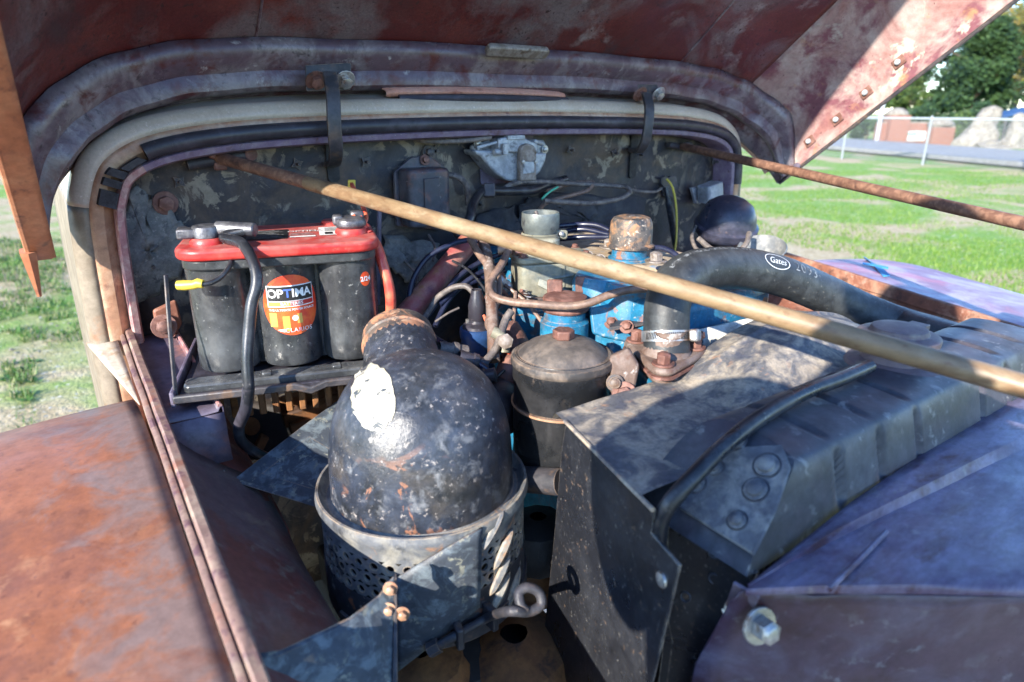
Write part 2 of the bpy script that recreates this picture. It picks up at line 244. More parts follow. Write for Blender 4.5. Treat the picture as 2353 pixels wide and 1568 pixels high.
# ------------------------------------------------------------------ mesh building
def fr(axis, hint=None):
    w = V(axis).normalized(); h = V(hint) if hint else (V((0, 0, 1)) if abs(w.z) < .9 else V((1, 0, 0)))
    u = h.cross(w).normalized(); return u, w.cross(u), w
def catmull(pts, n=8, closed=False):
    pts = [V(p) for p in pts]; out = []
    m = len(pts)
    if m < 3 and not closed: return [pts[0].lerp(pts[1], i/n) for i in range(n+1)]
    for i in range(m if closed else m-1):
        if closed: p = [pts[(i+k-1) % m] for k in range(4)]
        else: p = [pts[max(0, i-1)], pts[i], pts[i+1], pts[min(m-1, i+2)]]
        for j in range(n):
            t = j/n; out.append(.5*(2*p[1]+(p[2]-p[0])*t+(2*p[0]-5*p[1]+4*p[2]-p[3])*t*t+(3*p[1]-p[0]-3*p[2]+p[3])*t**3))
    if not closed: out.append(pts[-1])
    return out
class MB:
    def __init__(s): s.v = []; s.f = []
    def add(s, vs, fs):
        o = len(s.v); s.v += [V(p) for p in vs]; s.f += [tuple(i+o for i in f) for f in fs]; return s
    def grid(s, rows, cu=False, cv=False):
        o = len(s.v); n = len(rows); m = len(rows[0])
        for r in rows: s.v += [V(p) for p in r]
        for i in range(n if cv else n-1):
            for j in range(m if cu else m-1):
                i2, j2 = (i+1) % n, (j+1) % m
                s.f.append((o+i*m+j, o+i*m+j2, o+i2*m+j2, o+i2*m+j))
        return s
    def box(s, c, size, ax=None):
        c = V(c); u, v, w = ax if ax else (V((1, 0, 0)), V((0, 1, 0)), V((0, 0, 1)))
        p = [c+u*(size[0]/2*a)+v*(size[1]/2*b)+w*(size[2]/2*d) for d in (-1, 1) for b in (-1, 1) for a in (-1, 1)]
        return s.add(p, [(0, 2, 3, 1), (4, 5, 7, 6), (0, 1, 5, 4), (2, 6, 7, 3), (0, 4, 6, 2), (1, 3, 7, 5)])
    def hexa(s, p8): return s.add(p8, [(0, 2, 3, 1), (4, 5, 7, 6), (0, 1, 5, 4), (2, 6, 7, 3), (0, 4, 6, 2), (1, 3, 7, 5)])
    def prism(s, poly, vec):
        n = len(poly); poly = [V(p) for p in poly]; vec = V(vec)
        return s.add(poly+[p+vec for p in poly], [tuple(range(n))[::-1], tuple(range(n, 2*n))]+[(i, (i+1) % n, n+(i+1) % n, n+i) for i in range(n)])
    def tube(s, pts, r, n=12, cap=True, flat=None):
        pts = [V(p) for p in pts]; m = len(pts)
        T = [(pts[min(i+1, m-1)]-pts[max(i-1, 0)]).normalized() for i in range(m)]
        u, v, _ = fr(T[0]); rows = []
        for i in range(m):
            u = (u-T[i]*u.dot(T[i])).normalized(); v = T[i].cross(u)
            rr = r[i] if isinstance(r, (list, tuple)) else r
            rows.append([pts[i]+(u*math.cos(2*math.pi*k/n)+v*math.sin(2*math.pi*k/n))*rr for k in range(n)])
        o = len(s.v); s.grid(rows, cu=True)
        if cap: s.f += [tuple(range(o, o+n))[::-1], tuple(range(o+(m-1)*n, o+m*n))]
        return s
    def lathe(s, o, prof, axis=(0, 0, 1), n=40, a0=0, a1=2*math.pi):
        u, v, w = fr(axis); o = V(o); full = abs(a1-a0-2*math.pi) < 1e-6; k = n if full else n+1
        rows = [[o+w*z+(u*math.cos(a0+(a1-a0)*j/n)+v*math.sin(a0+(a1-a0)*j/n))*max(r, 1e-5) for j in range(k)] for r, z in prof]
        return s.grid(rows, cu=full)
    def rbox(s, c, size, r, ax=None, n=5):
        """box with rounded corners in plan (u, v), extruded along w"""
        u, v, w = ax if ax else (V((1, 0, 0)), V((0, 1, 0)), V((0, 0, 1))); c = V(c); P = []
        for qx, qy, a in ((1, 1, 0), (-1, 1, 90), (-1, -1, 180), (1, -1, 270)):
            for i in range(n+1):
                t = R(a+90*i/n); P.append(c+u*(qx*(size[0]/2-r)+r*math.cos(t))+v*(qy*(size[1]/2-r)+r*math.sin(t))-w*(size[2]/2))
        return s.prism(P, w*size[2])
def wloc(o):
    l = V((0, 0, 0))
    while o: l += o.location; o = o.parent
    return l
def tag(o, label=None, cat=None, group=None, kind=None):
    if label: o['label'] = label
    if cat: o['category'] = cat
    if group: o['group'] = group
    if kind: o['kind'] = kind
    return o
def obj(name, mb, m, parent=None, smooth=40, bevel=0, solid=0, sub=0, seg=2, off=0):
    vs, fs = (mb.v, mb.f) if isinstance(mb, MB) else mb
    if parent: base = wloc(parent); loc = V((0, 0, 0))
    else:
        lo = [min(p[i] for p in vs) for i in range(3)]; hi = [max(p[i] for p in vs) for i in range(3)]
        base = V(((lo[0]+hi[0])/2, (lo[1]+hi[1])/2, lo[2])); loc = base
    me = bpy.data.meshes.new(name); me.from_pydata([p-base for p in vs], [], fs); me.update()
    bm = bmesh.new(); bm.from_mesh(me); bmesh.ops.recalc_face_normals(bm, faces=bm.faces); bm.to_mesh(me); bm.free()
    o = bpy.data.objects.new(name, me); COL.objects.link(o); o.location = loc; o.parent = parent
    me.materials.append(MATS[m])
    if smooth:
        for p in me.polygons: p.use_smooth = True
        me.set_sharp_from_angle(angle=R(smooth))
    if solid:
        md = o.modifiers.new('thick', 'SOLIDIFY'); md.thickness = solid; md.offset = off
    if bevel:
        md = o.modifiers.new('bevel', 'BEVEL'); md.width = bevel; md.segments = seg; md.limit_method = 'ANGLE'; md.angle_limit = R(35); md.harden_normals = False
    if sub:
        md = o.modifiers.new('sub', 'SUBSURF'); md.levels = sub; md.render_levels = sub
    return o
def thing(name, label, cat, loc, group=None):
    o = bpy.data.objects.new(name, None); COL.objects.link(o); o.location = loc; o.empty_display_size = .05
    return tag(o, label, cat, group)
def bolt(parent, p, axis, r=.008, h=.006, m='dark_iron', name='bolt', washer=True, sides=6, rot=.3):
    u, v, w = fr(axis); p = V(p); mb = MB()
    if washer: mb.lathe(p, [(0, 0), (r*1.6, 0), (r*1.6, h*.25), (0, h*.25)], axis, 16)
    q = p+w*(h*.22)
    mb.prism([q+(u*math.cos(rot+2*math.pi*i/sides)+v*math.sin(rot+2*math.pi*i/sides))*r for i in range(sides)], w*h)
    mb.lathe(q+w*h, [(r*.8, 0), (r*.5, h*.18), (0, h*.2)], axis, 12)
    return obj(name, mb, m, parent, bevel=r*.08)
def tubepx(pts, n=6): return catmull([AD(*p) for p in pts], n)
def cable(name, pts, r, m, parent=None, label=None, cat='cable', n=6, sides=10, world=False):
    P = catmull(pts, n) if world else tubepx(pts, n)
    o = obj(name, MB().tube(P, r, sides), m, parent, smooth=60)
    if label: tag(o, label, cat)
    return o
def text_mesh(txt, size, bold=0, shear=0, space=1.0):
    c = bpy.data.curves.new('t', 'FONT'); c.body = txt; c.size = size; c.align_x = 'CENTER'; c.align_y = 'CENTER'; c.offset = bold; c.shear = shear; c.space_character = space
    c.resolution_u = 3; c.fill_mode = 'FRONT'
    o = bpy.data.objects.new('t', c); COL.objects.link(o); dg = bpy.context.evaluated_depsgraph_get(); dg.update()
    me = o.evaluated_get(dg).to_mesh(); vs = [v.co.copy() for v in me.vertices]; fs = [tuple(p.vertices) for p in me.polygons]
    o.evaluated_get(dg).to_mesh_clear(); bpy.data.objects.remove(o); bpy.data.curves.remove(c)
    return vs, fs
def decal(name, vf, fn, m, parent):
    """a printed mark: flat shape (u, v) laid on a surface by fn"""
    vs, fs = vf
    bm = bmesh.new(); bv = [bm.verts.new((p[0], p[1], 0)) for p in vs]
    for f in fs:
        try: bm.faces.new([bv[i] for i in f])
        except ValueError: pass
    bmesh.ops.triangulate(bm, faces=bm.faces)
    bmesh.ops.subdivide_edges(bm, edges=[e for e in bm.edges if e.calc_length() > .006], cuts=2, use_grid_fill=True)
    bmesh.ops.triangulate(bm, faces=bm.faces)
    bm.verts.index_update()
    mb = MB(); mb.v = [fn(v.co.x, v.co.y) for v in bm.verts]; mb.f = [tuple(v.index for v in f.verts) for f in bm.faces]; bm.free()
    return obj(name, mb, m, parent, smooth=0)
def disc(cx, cy, rx, ry, n=28, rings=4):
    vs = [(cx, cy)]; fs = []
    for k in range(1, rings+1):
        for i in range(n):
            a = 2*math.pi*i/n; vs.append((cx+rx*k/rings*math.cos(a), cy+ry*k/rings*math.sin(a)))
    for i in range(n): fs.append((0, 1+i, 1+(i+1) % n))
    for k in range(rings-1):
        for i in range(n):
            a, b = 1+k*n+i, 1+k*n+(i+1) % n; fs.append((a, a+n, b+n, b))
    return vs, fs
def rect(x0, y0, x1, y1, nx=8, ny=2):
    vs = [(x0+(x1-x0)*i/nx, y0+(y1-y0)*j/ny) for j in range(ny+1) for i in range(nx+1)]
    return vs, [(j*(nx+1)+i, j*(nx+1)+i+1, (j+1)*(nx+1)+i+1, (j+1)*(nx+1)+i) for j in range(ny) for i in range(nx)]
def jag(poly, amp, n=4, seed=0):
    """break the straight sides of an outline into ragged ones"""
    rd = random.Random(seed); out = []
    for i in range(len(poly)):
        a, b = V(poly[i]), V(poly[(i+1) % len(poly)])
        for k in range(n):
            p = a.lerp(b, k/n); out.append(p+V([rd.uniform(-amp, amp) for _ in range(len(p))]) if k else p)
    return out

# ================================================================== THE SETTING
EF = V((math.sin(YAW), math.cos(YAW), 0)); ER = V((math.cos(YAW), -math.sin(YAW), 0))
def BG(px, f, z=0): return ER*(f*(px-W/2)/(F/math.cos(PIT))) + EF*f + V((0, 0, z))
g = []
N = 60
rows = []
for i in range(N+1):
    row = []
    for j in range(N+1):
        a, b = (i/N*2-1), (j/N*2-1); x, y = 300*a*abs(a), 300*b*abs(b)+20
        row.append(V((x, y, .05*mnoise.noise(V((x*.15, y*.15, 0)))*min(1, max(0, (V((x-.7, y-1, 0)).length-2.5)/4)))))
    rows.append(row)
tag(obj('ground', MB().grid(rows), 'lawn'), kind='structure')
P = [V((.7+1.9*math.cos(a)*(1+.12*mnoise.noise(V((math.cos(a)*2, math.sin(a)*2, 3)))), .7+2.6*math.sin(a)*(1+.12*mnoise.noise(V((math.cos(a)*2, math.sin(a)*2, 8)))), .006)) for a in [2*math.pi*i/60 for i in range(60)]]
gm = MB(); gm.add([V((.7, .7, .006))]+P, [(0, 1+i, 1+(i+1) % 60) for i in range(60)])
tag(obj('gravel_drive', gm, 'gravel', smooth=0), kind='structure')
def line2(p, q, t): return p.lerp(q, t)
n0, n1 = BG(2100, 22.4, .035), BG(1640, 37, .035); f0, f1 = BG(2100, 29.2, .035), BG(1640, 50, .035)
rm = MB(); rm.grid([[n0.lerp(n1, t) for t in (-2.2, -1, 0, 1, 2, 4)], [f0.lerp(f1, t) for t in (-2.2, -1, 0, 1, 2, 4)]])
for p in rm.v: p.z = .07
ro = tag(obj('road', rm, 'asphalt', smooth=0, solid=.12, off=-1), kind='structure')

# chain link fence between the lawn and the road
fa, fb = BG(2145, 19.6), BG(1674, 27.0); fd = (fb-fa).normalized(); fl0, fl1 = -14.0, 26.0; FH = 1.27
fence = thing('chain_link_fence', 'pale steel chain link fence with top rail along the road', 'fence', fa)
def fp(s, z): q = fa+fd*s; q.z = z; return q
s = -13.7
while s < fl1:
    pm = MB().tube([fp(s, -.02), fp(s, FH+.04)], .034, 10); pm.lathe(fp(s, FH+.04), [(.036, 0), (.03, .025), (0, .035)], n=10)
    obj('post', pm, 'galv', fence); s += 2.74
obj('top_rail', MB().tube([fp(fl0, FH), fp(fl1, FH)], .028, 10), 'white_metal', fence)
wm = MB(); st = .075
nw = int((fl1-fl0)/st)
for i in range(nw):
    a = fl0+i*st
    for sg in (1, -1):
        b = a+sg*1.2
        if fl0 <= b <= fl1:
            p, q = fp(a, .03), fp(b, FH-.02); nn = fd.cross(V((0, 0, 1)))*.0035; uu = V((0, 0, .0035))
            wm.add([p-uu, p+nn, p+uu, q-uu, q+nn, q+uu], [(0, 1, 4, 3), (1, 2, 5, 4), (2, 0, 3, 5)])
tag(obj('wire_mesh', wm, 'galv', fence, smooth=0), kind='stuff')

# brick gateway beyond the road
def brick_wall(par, c, w, d, h, arch=0, rowh=.085, bl=.24):
    u, v = ER, EF; nrow = int(h/rowh)
    proto = None
    fill = MB().box(c+V((0, 0, h/2)), (w-.03, d-.03, h-.02), (u, v, V((0, 0, 1))))
    obj('wall_core', fill, 'pale_stone', par)
    bm_ = MB()
    for k in range(nrow):
        o = (k % 2)*bl/2; x = -w/2-o
        while x < w/2-.02:
            a, b = max(x, -w/2), min(x+bl, w/2)
            if b-a > .03:
                for sd in (-1, 1): bm_.box(c+u*((a+b)/2)+v*(sd*d/2*.97)+V((0, 0, (k+.5)*rowh)), (b-a-.012, .04, rowh-.012), (u, v, V((0, 0, 1))))
            x += bl
        for sd in (-1, 1): bm_.box(c+u*(sd*w/2*.99)+V((0, 0, (k+.5)*rowh)), (.03, d-.02, rowh-.012), (u, v, V((0, 0, 1))))
    tag(obj('brickwork', bm_, 'brick_red', par, smooth=0), kind='stuff')
c = BG(2078, 31.5); t = thing('brick_gate_wall', 'low brick entrance wall with white sign board and pale domed pier', 'wall', c)
brick_wall(t, c+ER*.1, 2.3, .5, 1.0)
c2 = BG(2062, 31.4); brick_wall(t, c2-EF*.08, .85, .75, 1.28)
obj('pier_cap', MB().lathe(c2+V((0, 0, 1.28)), [(.5, 0), (.5, .07), (.38, .2), (.2, .29), (0, .32)], n=20), 'pale_stone', t)
sgn = c+ER*.42-EF*.32+V((0, 0, .38)); so_ = obj('sign_board', MB().box(sgn, (1.3, .05, .42), (ER, EF, V((0, 0, 1)))), 'sign_white', t, bevel=.01)
obj('sign_stripe', MB().box(sgn-EF*.028+V((0, 0, .09))-ER*.18, (.7, .012, .1), (ER, EF, V((0, 0, 1)))), 'sign_green', so_)
c = BG(2168, 31.0); t = thing('brick_pillar', 'round topped brick pillar with pale cap beside the road', 'pillar', c)
brick_wall(t, c, .95, .75, .85); obj('pillar_cap', MB().lathe(c+V((0, 0, .85)), [(.54, 0), (.54, .06), (.42, .2), (.2, .3), (0, .33)], n=20), 'pale_stone', t)
def rock(name, label, c, w, h, seed, lean=0, m='pale_stone'):
    mb = MB(); rows = []
    for i in range(15):
        z = i/14; row = []
        for j in range(24):
            a = 2*math.pi*j/24; r = w*(1-.72*z**.8)*(1+.5*mnoise.noise(V((math.cos(a)*1.3, math.sin(a)*1.3, z*2.6+seed))))
            if i == 14: r *= .2
            row.append(c+ER*(math.cos(a)*r+lean*z*z)+EF*(math.sin(a)*r*.7)+V((0, 0, h*z-.05)))
        rows.append(row)
    mb.grid(rows, cu=True); mb.f.append(tuple(range(14*24, 15*24)))
    return tag(obj(name, mb, m, smooth=50), label, 'rock')
rock('boulder', 'tall pale stone boulder leaning to one side beyond the road', BG(2262, 29.5), 1.05, 1.72, 2.0, .35)
rock('boulder', 'squat white stone boulder next to the tall leaning one', BG(2352, 28.5), .75, 1.45, 7.0, -.1)
rock('boulder', 'flat pale slab of stone lying at the foot of the boulders', BG(2300, 28.6), 1.0, .35, 11.0)
tent = thing('canopy', 'dark roof with blue edge over a small open shelter', 'canopy', BG(2352, 33))
tc_ = BG(2365, 33)
obj('roof', MB().prism([tc_+ER*-1.1+V((0, 0, 1.15)), tc_+ER*1.8+V((0, 0, 1.75)), tc_+ER*1.8+V((0, 0, 1.85)), tc_+ER*-1.1+V((0, 0, 1.25))], EF*1.6), 'coil_blue', tent)
for a, b in ((-.9, 1.2), (1.6, 1.7)):
    for d in (.1, 1.45): obj('leg', MB().tube([tc_+ER*a+EF*d, tc_+ER*a+EF*d+V((0, 0, b))], .05, 8), 'dark_iron', tent)
pb = BG(2027, 31.2); tag(obj('flag_pole', MB().tube([pb, pb+V((0, 0, 3)), pb+V((0, 0, 6.5))], [.09, .08, .06], 12), 'white_metal'), 'slim white pole standing beside the brick entrance wall', 'pole')

# trees and hedges
def leaves(mb, c, rx, rz, n, size, seed, clumps=26, conical=0):
    rd = random.Random(seed); cl = []
    for _ in range(clumps):
        while 1:
            p = V((rd.uniform(-1, 1), rd.uniform(-1, 1), rd.uniform(-1, 1)))
            if .25 < p.length < 1: break
        k = 1-conical*(p.z*.5+.5)
        cl.append((V((p.x*rx*k, p.y*rx*k, p.z*rz)), rd.uniform(.16, .34)*(.6+.4*k)))
    for i in range(n):
        q, r = cl[rd.randrange(clumps)]
        d = V((rd.gauss(0, 1), rd.gauss(0, 1), rd.gauss(0, 1))).normalized()*(rd.random()**.35)
        p = c+q+V((d.x*rx*r, d.y*rx*r, d.z*rx*r*.8))
        u = V((rd.gauss(0, 1), rd.gauss(0, 1), rd.gauss(0, 1))).normalized(); w_ = u.orthogonal().normalized(); sz = size*rd.uniform(.6, 1.4)
        o = len(mb.v); mb.v += [p-u*sz, p+w_*sz*.45, p+u*sz, p-w_*sz*.45]; mb.f.append((o, o+1, o+2, o+3))
def tree(name, label, base, h, rx, m, seed, n=5000, size=.16, trunk=.2, low=.25, conical=0, group='trees beyond the road', clumps=30):
    t = thing(name, label, 'tree', base, group); rd = random.Random(seed)
    tm = MB(); top = base+V((rd.uniform(-.3, .3), rd.uniform(-.3, .3), h*.72))
    tm.tube(catmull([base-V((0, 0, .1)), base.lerp(top, .4)+V((.1, 0, 0)), top], 4), [trunk*(1-.8*i/8) for i in range(9)], 9)
    for k in range(7):
        a = rd.uniform(0, 6.28); z = rd.uniform(.35, .8); p = base.lerp(top, z); q = p+V((math.cos(a)*rx*.6, math.sin(a)*rx*.6, h*.14))
        tm.tube(catmull([p, p.lerp(q, .5)+V((0, 0, .12)), q], 3), [trunk*.35*(1-.8*i/6) for i in range(7)], 6)
    obj('trunk', tm, 'bark', t)
    lm = MB(); zc = h*(low+1)/2; leaves(lm, base+V((0, 0, zc)), rx, h*(1-low)/2*.9, n, size, seed, clumps, conical)
    obj('crown', lm, m, t, smooth=0); return t
tree('cedar_tree', 'broad dark cedar standing behind the brick gateway', BG(2238, 46), 8.6, 3.4, 'leaf_dark', 3, 17000, .16, .3, .04, .82, clumps=90)
tree('oak_tree', 'tall tree with yellowing leaves beside the dark cedar', BG(2410, 50), 11.5, 4.2, 'leaf_autumn', 5, 11000, .2, .35, .12, .15, clumps=50)
tree('oak_tree', 'sparse tall tree with open crown behind the cedar', BG(2330, 62), 15, 4.6, 'leaf_mid', 8, 5200, .2, .35, .3, .1, clumps=40)
tree('oak_tree', 'tall full green tree at the back of the cedar', BG(2150, 74), 9.0, 5.0, 'leaf_dark', 31, 9000, .24, .3, .06, .1, clumps=50)
tree('oak_tree', 'broad green tree closing the gap behind the cedar', BG(2300, 80), 13.5, 6.0, 'leaf_mid', 37, 11000, .26, .3, .06, .1, clumps=60)
tree('oak_tree', 'tall mixed tree at the back of the yellowing one', BG(2440, 76), 14.5, 5.5, 'leaf_mid', 33, 9000, .26, .3, .06, .1, clumps=50)
tree('willow_tree', 'pale loose young tree behind the slim white pole', BG(2085, 50), 4.2, 2.0, 'leaf_mid', 9, 4500, .13, .14, .05, .3)
tree('oak_tree', 'rounded green tree growing between pole and far hedge', BG(1985, 58), 6.0, 3.2, 'leaf_mid', 12, 7000, .18, .25, .1, .1)
tree('oak_tree', 'orange tinted tree standing behind the far fence run', BG(1640, 64), 5.6, 3.0, 'leaf_autumn', 14, 6000, .18, .25, .05, .1)
tree('oak_tree', 'green bushy tree next to the orange tinted one', BG(1540, 62), 5.2, 3.4, 'leaf_dark', 15, 6500, .18, .25, .05, .1)
tree('oak_tree', 'dark green tree filling the gap behind the hood corner', BG(1780, 66), 7.0, 4.0, 'leaf_dark', 19, 6500, .2, .25, .06, .1)
for i, (px, f, h, rx, m, lb) in enumerate(((2000, 36, 1.1, .9, 'leaf_dark', 'small round shrub beside the brick entrance wall'), (2215, 38, 1.3, 1.7, 'leaf_mid', 'wide low shrub growing between pillar and boulder'), (2130, 40, 1.5, 2.0, 'leaf_dark', 'dark bush behind the brick entrance wall'), (2290, 40, 1.9, 2.2, 'leaf_dark', 'dark bush behind the leaning boulder'), (1600, 56, 2.2, 3.6, 'leaf_dark', 'long dark hedge plant behind the far fence run'), (1690, 56, 1.9, 3.2, 'leaf_mid', 'green hedge plant behind the far fence run'), (-60, 30, 3.6, 4.0, 'leaf_mid', 'tall hedge plant on the far side of the dry lawn'), (120, 34, 3.4, 4.0, 'leaf_dark', 'dark hedge plant on the far side of the dry lawn'))):
    b = BG(px, f); t = thing('shrub', lb, 'shrub', b, 'shrubs beyond the road')
    sm_ = MB()
    for k in range(5):
        a = k*1.3; sm_.tube([b, b+V((math.cos(a)*rx*.3, math.sin(a)*rx*.3, h*.6))], [.03, .012], 6)
    obj('stem', sm_, 'bark', t); lm = MB(); leaves(lm, b+V((0, 0, h*.5)), rx, h*.45, 4200, .12, 40+i, 22); obj('foliage', lm, m, t, smooth=0)

# grass blades and weeds
rd = random.Random(4)
def blades(name, lab, n, fn, hmin, hmax, wd, m, curl=.5):
    mb = MB()
    for _ in range(n):
        p = fn()
        if p is None: continue
        a = rd.uniform(0, 6.28); h = rd.uniform(hmin, hmax); d = V((math.cos(a), math.sin(a), 0)); s_ = V((-d.y, d.x, 0))*wd*rd.uniform(.6, 1.3)
        tip = p+d*h*rd.uniform(.1, 1)*curl+V((0, 0, h)); mid = p.lerp(tip, .5)+V((0, 0, h*.12))
        o = len(mb.v); mb.v += [p-s_, p+s_, mid+s_*.8, tip, mid-s_*.8]; mb.f.append((o, o+1, o+2, o+3, o+4))
    return tag(obj(name, mb, m, smooth=0), lab, 'grass', kind='stuff')
def gz(x, y): return .05*mnoise.noise(V((x*.15, y*.15, 0)))*min(1, max(0, (V((x-.7, y-1, 0)).length-2.5)/4))
def right_field():
    f = 2.6+15*rd.random()**2.0; px = rd.uniform(1480, 2480); p = BG(px, f)
    if abs(p.x-.75) < .95 and p.y < 5: return None
    if mnoise.noise(V((p.x*.55, p.y*.55, 5)))*.5+mnoise.noise(V((p.x*1.9, p.y*1.9, 9)))*.3 < -.09: return None
    p.z = gz(p.x, p.y); return p
def left_field():
    f = 1.9+6*rd.random()**1.6; px = rd.uniform(-160, 420); p = BG(px, f)
    if p.x > -.25 and p.y < 5: return None
    if mnoise.noise(V((p.x*1.6, p.y*1.6, 5)))*.6+mnoise.noise(V((p.x*5, p.y*5, 9)))*.35 < -.04: return None
    p.z = gz(p.x, p.y); return p
blades('grass', 'short bright green lawn grass beyond the purple fender', 70000, right_field, .015, .05, .005, 'blade_green')
blades('grass', 'thin mixed grass and straw beside the cab', 32000, left_field, .02, .07, .0035, 'blade_mix', 1.2)
def left_all():
    f = 1.8+6*rd.random()**1.6; p = BG(rd.uniform(-160, 420), f)
    if p.x > -.25 and p.y < 5: return None
    p.z = gz(p.x, p.y)+.004; return p
blades('dry_straw', 'bleached dry grass stalks lying on bare soil beside the cab', 14000, left_all, .004, .02, .002, 'blade_mix', 6)
wl = MB()
for _ in range(900):
    p = left_field()
    if p is None: continue
    for k in range(rd.randint(4, 9)):
        a = rd.uniform(0, 6.28); d = V((math.cos(a), math.sin(a), rd.uniform(.15, .9))).normalized(); l = rd.uniform(.02, .06); s_ = d.cross(V((0, 0, 1))).normalized()*l*.28
        q = p+d*.01; o = len(wl.v); wl.v += [q, q+d*l*.5+s_, q+d*l-V((0, 0, l*.15)), q+d*l*.5-s_]; wl.f.append((o, o+1, o+2, o+3))
tag(obj('weeds', wl, 'weed_leaf', smooth=0), 'broad leaved green weeds scattered over the dry soil', 'weeds', kind='stuff')
pl = MB()
for _ in range(260):
    p = left_all() if rd.random() < .55 else right_field()
    if p is None: continue
    k = rd.uniform(.008, .022)
    rr = [[p+V((math.cos(a)*k*s1*rd.uniform(.7, 1.2), math.sin(a)*k*s1*rd.uniform(.7, 1.2), z*k)) for a in [6.28*i/7 for i in range(7)]] for s1, z in ((1, 0), (.95, .5), (.4, .9))]
    pl.grid(rr, cu=True); pl.f.append(tuple(range(len(pl.v)-7, len(pl.v))))
tag(obj('pebbles', pl, 'pale_stone', smooth=0), 'small white pebbles and clover heads scattered in the grass', 'pebbles', kind='stuff')

# ================================================================== THE TRUCK BODY
CX = .735
HALF = [(.722, .62), (.722, 1.1), (.72, 1.25), (.715, 1.36), (.705, 1.405), (.685, 1.445), (.65, 1.473), (.60, 1.492), (.52, 1.505), (.40, 1.513), (.2, 1.518), (0, 1.52)]
ARC = catmull([V((CX-u, z, 0)) for u, z in HALF]+[V((CX+u, z, 0)) for u, z in HALF[-2::-1]], 6)
def arcoff(off):
    out = []; n = len(ARC)
    for i, p in enumerate(ARC):
        t = (ARC[min(n-1, i+1)]-ARC[max(0, i-1)]).normalized(); out.append(V((p.x+t.y*off, p.y-t.x*off, 0)))
    return out
def arc(off, y, rise=0): return [V((p.x, y, p.y+rise*max(0, min(1, (p.y-1.3)/.18)))) for p in arcoff(off)]
def arcpart(i0, i1, *rows): return MB().grid([r[i0:i1] for r in rows])
NA = len(ARC)
iL = min(range(NA), key=lambda i: (ARC[i]-V((.105, 1.487, 0))).length)      # where the intact seal begins
cowl = thing('cowl', 'weathered beige cowl with black rubber seal around the dark firewall', 'cowl', (CX, 1.2, .62))
iS = max(i for i in range(NA//2) if ARC[i].y < 1.385)
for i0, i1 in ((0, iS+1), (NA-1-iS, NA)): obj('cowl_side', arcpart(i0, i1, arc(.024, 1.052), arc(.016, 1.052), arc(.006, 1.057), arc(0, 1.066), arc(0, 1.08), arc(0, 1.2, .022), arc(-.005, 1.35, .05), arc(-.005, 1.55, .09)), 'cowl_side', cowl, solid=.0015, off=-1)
obj('cowl_panel', arcpart(iS, NA-iS, arc(.024, 1.052), arc(.016, 1.052), arc(.006, 1.057), arc(0, 1.066), arc(0, 1.08), arc(0, 1.2, .022), arc(-.005, 1.35, .05), arc(-.005, 1.55, .09)), 'cowl_beige', cowl, solid=.0015, off=-1)
obj('front_flange', arcpart(0, NA, arc(.022, 1.0535), arc(.0245, 1.0505), arc(.028, 1.049), arc(.040, 1.050), arc(.052, 1.062), arc(.052, 1.075), arc(.062, 1.075), arc(.062, 1.1)), 'copper_edge', cowl)
sealpts = [V((p.x, 1.044, p.y)) for p in arcoff(.041)][iL:NA-16]
obj('rubber_seal', MB().tube(sealpts, .0115, 10), 'rubber_seal', cowl)
lip = arcpart(iL-2, NA, arc(.052, 1.064), arc(.0525, 1.046), arc(.055, 1.042), arc(.063, 1.044), arc(.066, 1.052), arc(.066, 1.098))
obj('seal_channel', lip, 'purple_lip', cowl)
obj('seal_channel', arcpart(0, iL-1, arc(.052, 1.064), arc(.0525, 1.046), arc(.055, 1.042), arc(.063, 1.044), arc(.066, 1.052), arc(.066, 1.098)), 'pink_edge', cowl)['label'] = 'bare pink end of the seal channel'
for k, (i0, i1) in enumerate(((iL-10, iL-7), (iL-13, iL-11), (iL-18, iL-14), (iL-6, iL-1))):          # crumbled pieces of old seal
    pts = [V((p.x, 1.047, p.y)) for p in arcoff(.043 if k < 3 else .047)][i0:i1+1]; mb = MB(); w_ = .012 if k < 3 else .006
    for sgn in (0,):
        rows = [[p+V((a*w_, b*.007, -a*w_*.4)) for a, b in ((-1, .8), (-.8, -1), (.8, -1), (1, .8))] for p in pts]; mb.grid(rows, cu=True)
    mb.f += [(0, 1, 2, 3), tuple(range(len(mb.v)-4, len(mb.v)))]
    obj('seal_fragment', mb, 'dark_felt', cowl, smooth=20)
fwp = [V((p.x, 1.1, p.y)) for p in arcoff(.064)]
fm = MB(); rows = []
for p in fwp[:NA//2+1]:
    q = fwp[NA-1-fwp.index(p)]; row = []
    for j in range(41):
        r = p.lerp(q, j/40); r.y = 1.1+.006*mnoise.noise(r*7)+.0025*mnoise.noise(r*25); row.append(r)
    rows.append(row)
fire = obj('firewall', fm.grid(rows), 'firewall', cowl, solid=.003, off=1)
# cowl vent lid
vp = [AY(878, 222, 1.15), AY(1170, 222, 1.17), AY(1300, 240, 1.13), AY(1300, 252, 1.10), AY(925, 243, 1.10)]
vx0, vx1 = .50, .885
vm = MB(); rows = []
for y, z in ((1.070, 1.523), (1.066, 1.530), (1.071, 1.535), (1.13, 1.547), (1.26, 1.570)):
    rows.append([V((vx0+(vx1-vx0)*i/12, y+.012*((i/12-.5)**2)*4, z-.012*((i/12-.45)**2))) for i in range(13)])
obj('vent_lid', MB().grid(rows), 'vent_salmon', cowl, solid=.003, off=-1)
obj('vent_gasket', MB().tube([V((vx0+.02+(vx1-vx0-.02)*i/12, 1.063+.012*((i/12-.5)**2)*4, 1.519-.012*((i/12-.45)**2))) for i in range(13)], .008, 8), 'rubber_seal', cowl)

